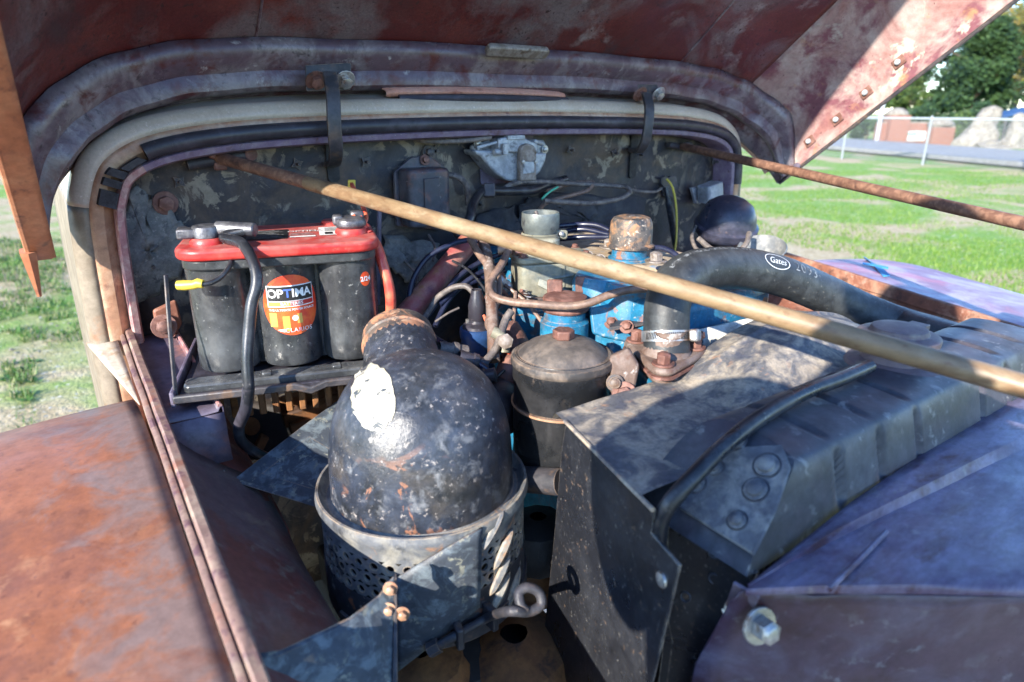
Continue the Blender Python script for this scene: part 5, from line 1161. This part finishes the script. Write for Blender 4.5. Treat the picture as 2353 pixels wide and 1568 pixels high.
obj('pigtail', MB().tube(catmull(pw, 6), .0032, 10), 'cable_red', ps); obj('wire_tag', MB().box(AD(808, 426, .968), (.011, .003, .016), (RT, FW, UP)), 'wire_yellow', ps, bevel=.001)

# ================================================================== ON THE FIREWALL
YF = 1.1
# wiper motor
wc = AY(1172, 360, 1.06)
wpm = thing('wiper_motor', 'silver half round wiper motor hanging on the firewall', 'wiper motor', AY(1175, 415, 1.07))
def fy(px, py, y): return AY(px, py, y)
pts = [(1092, 345), (1258, 352), (1254, 372), (1243, 395), (1225, 412), (1195, 420), (1165, 415), (1140, 400), (1120, 378), (1106, 360), (1094, 356)]
wb = obj('motor_case', MB().prism([fy(a, b, 1.052) for a, b in pts], (0, .045, 0)), 'zinc', wpm, bevel=.006, seg=3)
obj('mounting_plate', MB().prism([fy(a, b, 1.075) for a, b in ((1086, 335), (1130, 318), (1250, 322), (1262, 348), (1240, 360), (1100, 362), (1086, 350))], (0, .012, 0)), 'zinc', wpm, bevel=.002)
obj('top_cover', MB().prism([fy(a, b, 1.045) for a, b in ((1146, 318), (1192, 312), (1236, 330), (1238, 352), (1146, 350))], (0, .04, 0)), 'zinc', wpm, bevel=.003)
cov = [(1196, 345), (1200, 336), (1212, 330), (1226, 334), (1233, 345), (1233, 415), (1196, 418)]
cv = obj('gear_cover', MB().prism([fy(a, b, 1.036) for a, b in cov], (0, .012, 0)), 'zinc_brown', wpm, bevel=.002)
obj('cover_panel', MB().prism([fy(a, b, 1.034) for a, b in ((1203, 372), (1228, 372), (1228, 398), (1203, 400))], (0, .003, 0)), 'zinc', cv, bevel=.001)
for px, py in ((1201, 372), (1230, 372)): bolt(cv, fy(px, py, 1.035), (0, -1, 0), .0035, .003, 'steel', 'screw', washer=False, sides=10)
for tt in (MB().box(fy(1180, 316, 1.052), (.04, .02, .008)), MB().box(fy(1182, 310, 1.052), (.012, .012, .016)), MB().tube([fy(1135, 350, 1.045), fy(1152, 350, 1.045)], .006, 10), MB().box(fy(1159, 343, 1.04), (.012, .01, .02)), MB().tube([fy(1225, 325, 1.05), fy(1245, 330, 1.06)], .005, 10)): obj('fitting', tt, 'zinc', wpm, bevel=.0012)
for px, py in ((1097, 330), (1097, 352), (1098, 345), (1252, 344)): bolt(wpm, fy(px, py, 1.072), (0, -1, 0), .0052, .004, 'steel', 'screw', sides=12)
arm = [fy(1096, 336, 1.06), fy(1150, 322, 1.05), fy(1146, 330, 1.05), fy(1098, 344, 1.06)]; obj('crank_arm', MB().prism(arm, (0, .006, 0)), 'zinc', wpm, bevel=.0015)
obj('vacuum_tube', MB().tube(catmull([fy(952, 320, 1.092), fy(985, 325, 1.07), fy(1050, 325, 1.055), fy(1105, 320, 1.05), fy(1128, 316, 1.05)], 6), .0042, 10), 'wire_grey', wpm)
# voltage regulator
rg = thing('voltage_regulator', 'dark rectangular regulator box with rounded cover on the firewall', 'regulator', AY(975, 520, 1.06))
rp_ = [(922, 385), (942, 366), (985, 362), (1012, 378), (1027, 398), (1025, 430), (1018, 525), (935, 525), (925, 430)]
obj('back_plate', MB().prism([fy(a, b, 1.082) for a, b in ((906, 395), (945, 362), (985, 358), (1020, 380), (1032, 400), (1028, 470), (1020, 530), (912, 520))], (0, .008, 0)), 'reg_box', rg, bevel=.002)
x0, x1, zt_, zb2 = fy(930, 400, 1.05).x, fy(1026, 400, 1.05).x, fy(975, 388, 1.045).z, fy(975, 520, 1.045).z
obj('cover', MB().rbox(V(((x0+x1)/2, 1.058, (zt_+zb2)/2)), (x1-x0, .052, zt_-zb2), .014, n=6), 'reg_box', rg, bevel=.006, seg=3)
obj('cover_rib', MB().rbox(V(((x0+x1)/2, 1.0305, (zt_+zb2)/2)), (.03, .004, (zt_-zb2)*.7), .0015), 'reg_box', rg, bevel=.0015)
bolt(rg, fy(976, 368, 1.078), (0, -1, .2), .006, .006, 'brown_iron')
obj('conduit', MB().tube(catmull([fy(1028, 402, 1.06), fy(1055, 408, 1.05), fy(1072, 430, 1.05), fy(1076, 470, 1.06)], 6), .006, 10), 'wire_grey', rg)
# relay can, grommet with wires
rl = thing('relay', 'small silver relay can fixed above the horn', 'relay', AY(1625, 465, 1.05))
obj('can', MB().rbox(fy(1632, 442, 1.05), (.055, .04, .042), .008, (V((.97, 0, .2)).normalized(), V((0, 1, 0)), V((-.2, 0, .97)).normalized())), 'zinc', rl, bevel=.003)
obj('relay_bracket', MB().prism([fy(a, b, 1.075) for a, b in ((1590, 432), (1612, 428), (1620, 445), (1610, 470), (1600, 468))], (0, .01, 0)), 'zinc', rl, bevel=.002)
gm_ = thing('grommet', 'torn black rubber grommet with wires leaving the firewall', 'grommet', AY(1535, 420, 1.09))
gp = jag([V((a.x, a.z)) for a in [fy(px, py, 1.085) for px, py in ((1518, 408), (1550, 405), (1556, 430), (1545, 455), (1522, 450))]], .004, 4, 6)
obj('rubber', MB().prism([V((p.x, 1.088, p.y)) for p in gp], (0, -.007, 0)), 'rubber_seal', gm_, bevel=.001)
obj('yellow_wire', MB().tube(catmull([fy(1532, 412, 1.075), fy(1545, 430, 1.06), fy(1553, 470, 1.055), fy(1555, 520, 1.05), fy(1553, 560, 1.045), fy(1546, 600, 1.04)], 6), .0026, 8), 'wire_yellow', gm_)
obj('black_loom', MB().tube(catmull([fy(1530, 430, 1.075), fy(1535, 460, 1.07), fy(1545, 510, 1.068), fy(1552, 560, 1.066), fy(1556, 610, 1.06)], 6), [.006]*7+[.0085]*12+[.005]*6, 10), 'cable_black', gm_)
obj('grey_wire', MB().tube(catmull([fy(1520, 433, 1.075), fy(1505, 441, 1.06), fy(1470, 440, 1.06), fy(1440, 434, 1.062)], 6), .0032, 8), 'wire_grey', gm_)
# horn
hc = AD(1670, 512, 1.40)
hn = thing('horn', 'dark blue domed horn with grey trumpet bell on the inner fender', 'horn', hc-Z*.09)
hax = V((-.15, -.25, 1)).normalized()
obj('horn_dome', MB().lathe(hc, [(.064, -.014), (.067, -.010), (.067, -.004), (.061, 0), (.058, .018), (.048, .038), (.032, .050), (.015, .056), (0, .057)], hax, 40), 'horn_paint', hn)
obj('horn_base', MB().lathe(hc, [(.067, -.010), (.066, -.018), (.055, -.03), (.03, -.04), (.02, -.07), (0, -.071)], hax, 36), 'horn_paint', hn)
bc = AD(1750, 577, 1.33); bax = (RT*-.2-FW*.35+Z*.75).normalized()
obj('bell', MB().lathe(bc, [(.048, .006), (.0465, .008), (.045, .004), (.035, -.012), (.024, -.03), (.018, -.06), (.016, -.10)], bax, 36), 'horn_bell', hn, solid=.0012)
obj('horn_bracket', bar([hc-hax*.05, hc-hax*.05-Z*.06, hc+V((.12, 0, -.14))], (0, 1, 0), .03, .004), 'dark_iron', hn)
obj('horn_wire', MB().tube(catmull([AD(1598, 520, 1.38), AD(1590, 545, 1.36), AD(1600, 572, 1.34), AD(1625, 585, 1.33)], 6), .004, 8), 'wire_grey', hn)
obj('horn_wire', MB().tube(catmull([AD(1605, 548, 1.34), AD(1640, 575, 1.32), AD(1690, 580, 1.31), AD(1715, 560, 1.31), AD(1722, 535, 1.32)], 6), .0055, 8), 'wire_grey', hn)

# ================================================================== LINES, LEADS AND SMALL PARTS
cable('fuel_line', [(1165, 572, .96), (1163, 588, .95), (1150, 612, .93), (1130, 640, .915), (1124, 662, .905), (1136, 682, .895), (1175, 694, .885), (1240, 700, .87), (1300, 704, .865), (1350, 698, .86), (1395, 680, .86), (1440, 668, .86), (1500, 662, .865), (1560, 652, .90)], .0055, 'steel_line', None, 'long rusty steel fuel line curving from the carburettor past the hose', 'fuel line')
fit = thing('line_fitting', 'brass tee fitting at the upper end of the fuel line', 'fitting', AD(1172, 572, .96))
obj('tee', MB().tube([AD(1145, 574, .962), AD(1178, 574, .96)], .008, 12), 'steel_line', fit); bolt(fit, AD(1180, 574, .96), RT, .0105, .012, 'brown_iron', 'hex_nut', washer=False); bolt(fit, AD(1192, 574, .962), RT, .008, .012, 'brown_iron', 'hex_nut', washer=False)
cable('vacuum_line', [(1080, 548, .99), (1098, 580, .97), (1120, 608, .955), (1138, 625, .95), (1146, 655, .94), (1142, 690, .925), (1128, 720, .915), (1122, 745, .91), (1132, 760, .905), (1152, 770, .90)], .0055, 'steel_line', None, 'bent steel vacuum line dropping beside the blue coil', 'vacuum line')
cable('oil_line', [(1175, 715, .90), (1162, 735, .895), (1152, 765, .885), (1140, 800, .875), (1115, 830, .865), (1092, 838, .86), (1075, 860, .86)], .0055, 'wire_grey', None, 'grey rubber line curving down behind the air cleaner dome', 'oil line')
cable('choke_cable', [(1202, 540, 1.10), (1230, 505, 1.20), (1250, 470, 1.26), (1290, 455, 1.30), (1345, 440, 1.33), (1362, 425, 1.345), (1355, 418, 1.35), (1300, 425, 1.33), (1260, 440, 1.28)], .0042, 'steel_line', None, 'thin brown choke cable looping above the carburettor', 'choke cable')
cable('speedometer_cable', [(1250, 462, 1.22), (1300, 465, 1.24), (1360, 467, 1.27), (1420, 458, 1.31), (1445, 445, 1.33), (1442, 432, 1.34), (1420, 428, 1.345), (1340, 424, 1.34), (1240, 418, 1.28), (1190, 420, 1.25), (1160, 432, 1.23)], .005, 'wire_grey', None, 'dark flexible drive cable hanging in a wide loop across the firewall', 'cable')
cable('wiring_loom', [(1300, 412, 1.34), (1255, 425, 1.30), (1220, 438, 1.26), (1160, 440, 1.22), (1115, 440, 1.19), (1098, 450, 1.17), (1085, 475, 1.15), (1078, 505, 1.13), (1050, 545, 1.12)], .0085, 'cable_black', None, 'thick taped black wiring loom crossing the firewall beside the regulator', 'wiring loom')
obj('loom_clip', MB().box(AD(1125, 438, 1.185), (.02, .014, .024), (RT, FW, UP)), 'dark_iron', bpy.data.objects['wiring_loom'], bevel=.002)
cable('green_wire', [(1282, 430, 1.27), (1262, 442, 1.26), (1245, 458, 1.25)], .0022, 'wire_green', None, 'short thin green wire hanging over the wiring loom', 'wire')
PW = [([(940, 720, .98), (942, 670, .985), (955, 630, .99), (985, 590, .995), (1030, 565, 1.0), (1080, 552, 1.02), (1140, 560, 1.04), (1180, 545, 1.06)], 'long navy spark plug lead arching past the red tube'),
      ([(1285, 520, 1.06), (1330, 516, 1.06), (1370, 518, 1.05), (1400, 530, 1.04)], 'uppermost navy spark plug lead running to the oil cap'),
      ([(1285, 535, 1.06), (1340, 527, 1.05), (1400, 540, 1.03)], 'second navy spark plug lead running to the oil cap'),
      ([(1280, 550, 1.05), (1340, 545, 1.04), (1400, 545, 1.02)], 'lowest navy spark plug lead running to the oil cap'),
      ([(975, 735, .97), (1010, 690, .98), (1050, 640, 1.0), (1100, 605, 1.02), (1150, 585, 1.03)], 'navy spark plug lead rising steeply behind the coil'),
      ([(1000, 750, .96), (1030, 690, .98), (1075, 645, .99), (1130, 615, 1.01), (1165, 605, 1.02)], 'navy spark plug lead running below the steep one'),
      ([(1010, 700, .97), (1060, 660, .99), (1110, 640, 1.0), (1160, 622, 1.01)], 'short navy spark plug lead ending at the carburettor linkage'),
      ([(1498, 570, .98), (1520, 570, .97), (1545, 580, .96), (1565, 598, .95)], 'navy spark plug lead leaving the oil cap towards the hose')]
for i, (p, lb_) in enumerate(PW):
    o = cable('spark_plug_lead', p, .0042, 'plug_wire', None, lb_, 'spark plug lead'); o['group'] = 'spark plug leads'
# coil
clc = AD(1097, 752, .95); coil = thing('ignition_coil', 'blue ignition coil with black tower and rubber boot', 'ignition coil', clc-Z*.10)
obj('coil_can', MB().lathe(clc-Z*.10, [(0, 0), (.023, .001), (.024, .004), (.024, .083), (.0255, .085), (.0262, .092), (.0255, .099), (.022, .1)], n=36), 'coil_blue', coil)
obj('tower', MB().lathe(clc, [(.022, -.001), (.021, .004), (.013, .008), (.010, .020), (0, .021)], n=24), 'rubber_seal', coil)
obj('boot', MB().lathe(clc+Z*.012, [(.0125, 0), (.0135, .004), (.0125, .012), (.013, .02), (.0095, .034), (.0075, .044)], n=20), 'rubber_seal', coil)
obj('coil_lead', MB().tube(catmull([clc+Z*.05, AD(1088, 672, .955), AD(1070, 658, .96), (AD(1040, 662, .965)), AD(1005, 685, .965), AD(985, 715, .96), AD(965, 745, .95)], 6), .0045, 10), 'wire_grey', coil)
for dx in (-.014, .014):
    obj('coil_stud', MB().tube([clc+RT*dx, clc+RT*dx+Z*.012], .003, 8), 'steel', coil)
cable('thin_wire', [(1085, 730, .94), (1090, 710, .945), (1105, 690, .95), (1120, 672, .955)], .0016, 'wire_green', None, 'thin pale green wire rising from the coil stud', 'wire')
cable('thin_wire', [(1112, 725, .93), (1122, 755, .92), (1130, 790, .91), (1133, 808, .905), (1150, 806, .90), (1172, 812, .89)], .0022, 'cable_red', None, 'thin red wire bending below the line fitting', 'wire')
cable('thin_wire', [(1000, 740, .95), (1030, 720, .955), (1055, 708, .96)], .0018, 'wire_grey', None, 'frayed grey wire lying behind the coil', 'wire')
# red tube
rt0, rt1 = AD(1085, 548, 1.08), AD(955, 700, .99)
tag(obj('steering_tube', MB().tube([rt0+(rt0-rt1)*.1, rt1+(rt1-rt0)*.25], .0175, 24), 'red_tube'), 'faded red painted tube slanting down behind the coil', 'tube')
# distributor and generator parts between cleaner and filter
ds = thing('distributor', 'black distributor cap with ribbed lead boots beside the oil filter', 'distributor', AD(1130, 900, .86))
dcn = AD(1135, 880, .86); obj('cap', MB().lathe(dcn-Z*.03, [(.036, -.03), (.036, .008), (.03, .022), (.018, .03), (0, .031)], n=30), 'rubber_seal', ds)
for px, py, d, ax in ((1040, 805, .87, (1, -.2, -.3)), (1085, 830, .86, (.8, -.3, -.4)), (1105, 868, .85, (.6, -.5, .2))):
    c = AD(px, py, d); obj('boot', MB().lathe(c, [(.0085, -.02), (.0095, -.016), (.0095, -.002), (.0115, 0), (.0115, .006), (.0095, .008), (.0095, .02), (0, .021)], ax, 18), 'wire_grey' if px == 1040 else 'rubber_seal', ds)
obj('lead', MB().tube(catmull([AD(965, 745, .93), AD(1000, 778, .90), AD(1040, 800, .875), AD(1085, 826, .86), AD(1120, 850, .855)], 6), .0045, 10), 'plug_wire', ds)
brf = thing('brass_fitting', 'dull brass elbow fitting behind the oil filter lid', 'fitting', AD(1155, 790, .88))
obj('elbow', MB().tube(catmull([AD(1132, 762, .885), AD(1150, 772, .885), AD(1158, 790, .885), AD(1158, 810, .885)], 4), .008, 12), 'carb_zinc', brf); bolt(brf, AD(1162, 785, .875), -FW, .011, .01, 'zinc_brown', 'hex_nut', washer=False)
tag(obj('steel_pipe', MB().tube(tubepx([(1108, 545, 1.02), (1125, 620, .95), (1130, 700, .92), (1133, 760, .90), (1135, 830, .88)], 6), .0085, 12), 'thermo'), 'short upright rusty pipe behind the fuel line bend', 'pipe')
# starter relay rod beside red cable
tag(obj('hold_down_rod', MB().tube([AY(872, 468, 1.04), AY(868, 700, 1.03)], .0042, 10), 'purple_channel'), 'slim purple battery hold down rod behind the red cable', 'rod')
# things deep in the bay
chs = thing('chassis', 'dark chassis rails and rusty crossmembers deep below the battery', 'chassis', V((.7, .9, .5)))
obj('frame_rail', MB().rbox(V((.34, .55, .62)), (.07, 2.6, .15), .01), 'chassis', chs, bevel=.006); obj('frame_rail', MB().rbox(V((1.13, .55, .62)), (.07, 2.6, .15), .01), 'chassis', chs, bevel=.006)
for px, py, px2, py2, d, r in ((640, 935, 800, 880, 1.03, .012), (650, 965, 805, 915, 1.02, .012), (665, 985, 800, 945, 1.02, .010), (560, 985, 650, 1000, 1.02, .014), (590, 1010, 680, 1035, 1.0, .012)):
    obj('spring_leaf', bar([AD(px, py, d), AD(px2, py2, d+.04)], (0, 0, 1), r*2, .02), 'rail_brown', chs, bevel=.003)
sp_ = [AD(px, py, 1.0) for px, py in ((560, 930), (640, 930), (665, 1000), (680, 1060), (560, 1060))]
obj('hanger_plate', MB().prism(sp_, (.0, .02, 0)), 'chassis', chs, bevel=.004); obj('hanger_hole', MB().lathe(AD(577, 980, .995), [(.014, 0), (0, .001)], -FW, 20), 'rail_brown', chs)
obj('floor_pan', MB().box((.3, 1.15, .55), (.6, .5, .01)), 'chassis', chs)
obj('cross_tube', MB().tube([AD(1180, 1100, .80), AD(1290, 1108, .76)], .016, 16), 'dark_iron', chs)
for i, (px, py, d, s_) in enumerate(((1235, 1240, .85, .05), (1225, 1300, .9, .06), (1100, 1500, .85, .07), (1180, 1540, .8, .08), (1040, 1540, .8, .08), (970, 1560, .75, .06))):
    c = AD(px, py, d); ms = MB(); rows = [[c+V((math.cos(a)*s_*q*(1+.4*mnoise.noise(V((a, q*3, i)))), math.sin(a)*s_*q, z*s_)) for a in [6.283*k/12 for k in range(12)]] for q, z in ((.2, .7), (.8, .5), (1, 0), (.8, -.6), (.3, -1))]
    obj('linkage_knuckle', ms.grid(rows, cu=True), 'rail_brown' if i % 2 else 'chassis', chs)
obj('steering_link', MB().tube([AD(1000, 1580, .9), AD(1260, 1260, .98)], .018, 12), 'chassis', chs)

# more of what crowds the engine: studs, plugs, springs, small lines
for px, py, d in ((1392, 640, .935), (1420, 628, .925), (1462, 636, .90), (1480, 655, .885), (1360, 655, .95), (1350, 590, 1.0), (1378, 598, .985), (1404, 742, .90), (1440, 752, .875)):
    bolt(eng, AD(px, py, d), (-.6, -.5, .6), .006, .007, 'zinc_brown' if px % 4 else 'brown_iron', 'stud')
for k, (px, py, d) in enumerate(((1150, 640, .985), (1165, 660, .98), (1140, 700, .96))):
    c = AD(px, py, d); obj('spark_plug', MB().lathe(c, [(.009, 0), (.009, .008), (.0065, .01), (.006, .03), (.003, .032), (0, .04)], (-.7, -.4, .6), 12), 'white_metal' if k == 1 else 'brown_iron', eng)
for px, py, px2, py2, d in ((1120, 700, 1165, 735, .93), (1160, 655, 1205, 690, .955), (1215, 700, 1245, 740, .93), (1185, 670, 1180, 740, .945)):
    obj('throttle_rod', MB().tube([AD(px, py, d), AD(px2, py2, d-.01)], .0028, 8), 'steel_line', eng)
sp3 = [AD(1205, 668, .945)+RT*(.0006*k)+V((math.cos(k*1.1)*.0045, math.sin(k*1.1)*.0045, -.0009*k)) for k in range(60)]
obj('return_spring', MB().tube(sp3, .0011, 6), 'steel', eng)
obj('side_cover', MB().prism([AD(px, py, .90) for px, py in ((1352, 700), (1480, 700), (1490, 760), (1440, 790), (1360, 770))], V((.012, .012, 0))), 'engine_blue', eng, bevel=.004)
obj('head_gasket', MB().prism([AD(px, py, .875) for px, py in ((1400, 752), (1500, 738), (1500, 746), (1400, 762))], V((.02, .02, 0))), 'dark_iron', eng, bevel=.001)
obj('manifold_pipe', MB().tube(tubepx([(1165, 760, .94), (1185, 800, .92), (1175, 850, .90), (1150, 900, .89)], 5), .02, 14), 'brown_iron', eng)
cable('thin_wire', [(1040, 600, 1.02), (1075, 620, .99), (1110, 660, .97), (1128, 700, .95), (1120, 740, .93)], .002, 'cable_black', None, 'thin black wire hanging between red tube and coil', 'wire')
cable('thin_wire', [(1150, 820, .90), (1120, 835, .88), (1100, 850, .87), (1130, 872, .86), (1160, 850, .86)], .0024, 'cable_black', None, 'short black wire looping over the distributor cap', 'wire')
cable('thin_wire', [(985, 540, 1.12), (1000, 570, 1.10), (995, 600, 1.08)], .0022, 'wire_grey', None, 'short grey wire hanging below the regulator box', 'wire')
cable('thin_wire', [(930, 600, 1.04), (960, 640, 1.03), (940, 690, 1.0), (925, 720, .98)], .0022, 'wire_grey', None, 'loose grey wire beside the red battery cable', 'wire')

# ---------------------------------------------------------------- the person taking the picture, whose shadow lies over the radiator
def person():
    me = bpy.data.meshes.new('body'); o = bpy.data.objects.new('person', me); COL.objects.link(o)
    B = {'pelvis': (-.36, -.20, 1.04, .14), 'waist': (-.31, -.16, 1.19, .135), 'chest': (-.17, -.07, 1.42, .155), 'neckb': (-.13, -.035, 1.585, .08), 'neck': (-.108, -.022, 1.67, .06),
         'shl': (-.18, .135, 1.54, .075), 'ell': (-.12, .145, 1.30, .05), 'wrl': (-.10, .08, 1.45, .036), 'shr': (-.07, -.24, 1.56, .078), 'elr': (-.03, -.28, 1.31, .05), 'wrr': (-.045, -.16, 1.43, .036),
         'hl': (-.42, -.10, .98, .105), 'knl': (-.45, -.08, .52, .068), 'anl': (-.50, -.12, .09, .047), 'tol': (-.38, -.06, .04, .036), 'hr': (-.33, -.32, .98, .105), 'knr': (-.33, -.36, .52, .068), 'anr': (-.38, -.42, .09, .047), 'tor': (-.26, -.34, .04, .036)}
    ks = list(B); E_ = [('pelvis', 'waist'), ('waist', 'chest'), ('chest', 'neckb'), ('neckb', 'neck'), ('chest', 'shl'), ('shl', 'ell'), ('ell', 'wrl'), ('chest', 'shr'), ('shr', 'elr'), ('elr', 'wrr'), ('pelvis', 'hl'), ('hl', 'knl'), ('knl', 'anl'), ('anl', 'tol'), ('pelvis', 'hr'), ('hr', 'knr'), ('knr', 'anr'), ('anr', 'tor')]
    me.from_pydata([B[k][:3] for k in ks], [(ks.index(a), ks.index(b)) for a, b in E_], [])
    sk = o.modifiers.new('skin', 'SKIN'); sv = me.skin_vertices[0].data
    for i, k in enumerate(ks): sv[i].radius = (B[k][3], B[k][3]); sv[i].use_root = (k == 'pelvis')
    o.modifiers.new('sub', 'SUBSURF').levels = 2; o.modifiers['sub'].render_levels = 2; me.materials.append(MATS['cloth_dark'])
    tag(o, 'person in dark clothes leaning over the rusty fender with a camera', 'person')
    hd = V((-.085, -.02, 1.765)); rows = []
    fwd = V((.8, .6, -.15)).normalized(); sd = Z.cross(fwd).normalized(); up_ = fwd.cross(sd)
    for i in range(17):
        t = math.pi*i/16; row = []
        for j in range(28):
            a = 2*math.pi*j/28; x = math.sin(t)*math.cos(a); y = math.sin(t)*math.sin(a); z = math.cos(t)
            w_ = 1-.22*max(0, -z)**1.5; nose = .022*math.exp(-((z+.12)/.16)**2-(y/.16)**2) if x > 0 else 0; eye = -.006*(math.exp(-((z-.05)/.1)**2-((abs(y)-.33)/.16)**2) if x > 0 else 0); mouth = -.004*math.exp(-((z+.48)/.05)**2-(y/.3)**2) if x > 0 else 0
            row.append(hd+fwd*(x*.098*w_+nose+eye+mouth)+sd*(y*.076*w_)+up_*(z*.118))
        rows.append(row)
    obj('head', MB().grid(rows, cu=True), 'skin', o)
    rows = []
    for i in range(9):
        t = math.pi*.62*i/8; row = []
        for j in range(28):
            a = 2*math.pi*j/28; x = math.sin(t)*math.cos(a); cut = 1 if x < .25 else .9
            row.append(hd+up_*.008-fwd*.006+fwd*(x*.108*cut)+sd*(math.sin(t)*math.sin(a)*.086)+up_*(math.cos(t)*.128))
        rows.append(row)
    obj('hair', MB().grid(rows, cu=True), 'bark', o)
    for s_ in (-1, 1): obj('ear', MB().lathe(hd+sd*(s_*.074)-fwd*.005, [(.026, 0), (.024, .008), (.01, .006), (0, .004)], sd*s_, 12), 'skin', o)
    # camera held at the lens position, just behind it
    cmr = thing('camera', 'black camera held in both hands over the fender', 'camera', CAM-FW*.09)
    cb_ = CAM-FW*.075-RT*.0; obj('camera_body', MB().rbox(cb_, (.14, .09, .06), .012, (RT, UP, FW)), 'camera_black', cmr, bevel=.006); obj('lens', MB().lathe(CAM-FW*.05, [(.036, 0), (.036, .044), (.030, .045)], FW, 28), 'camera_black', cmr); obj('viewfinder', MB().box(cb_+UP*.052, (.045, .022, .05), (RT, UP, FW)), 'camera_black', cmr, bevel=.004)
    for s_, wr in ((-1, V(B['wrl'][:3])), (1, V(B['wrr'][:3]))):
        pc_ = cb_+RT*(s_*.088)-UP*.012; hm_ = MB(); hm_.tube(catmull([wr, wr.lerp(pc_, .6), pc_+RT*(s_*.004)], 4), [.03, .03, .031, .034, .036, .037, .038, .036, .03], 12)
        for k, (ln, dz) in enumerate(((.068, .026), (.076, .008), (.072, -.010), (.056, -.027))):
            a = pc_+UP*dz+RT*(s_*.008); b = a+FW*.032+RT*(s_*.004); c = b+FW*.018-RT*(s_*(ln*.42)); e = c-RT*(s_*ln*.38)-FW*.004; hm_.tube(catmull([a, b, c, e], 4), [.0098]*4+[.009]*5+[.008]*3+[.006], 8)
        a = pc_-FW*.012+UP*.02; hm_.tube(catmull([a, a-FW*.022+UP*.006, a-FW*.03-RT*(s_*.032)+UP*.004], 4), [.0115]*4+[.0105]*4+[.008], 8)
        obj('hand', hm_, 'skin', o)
person()
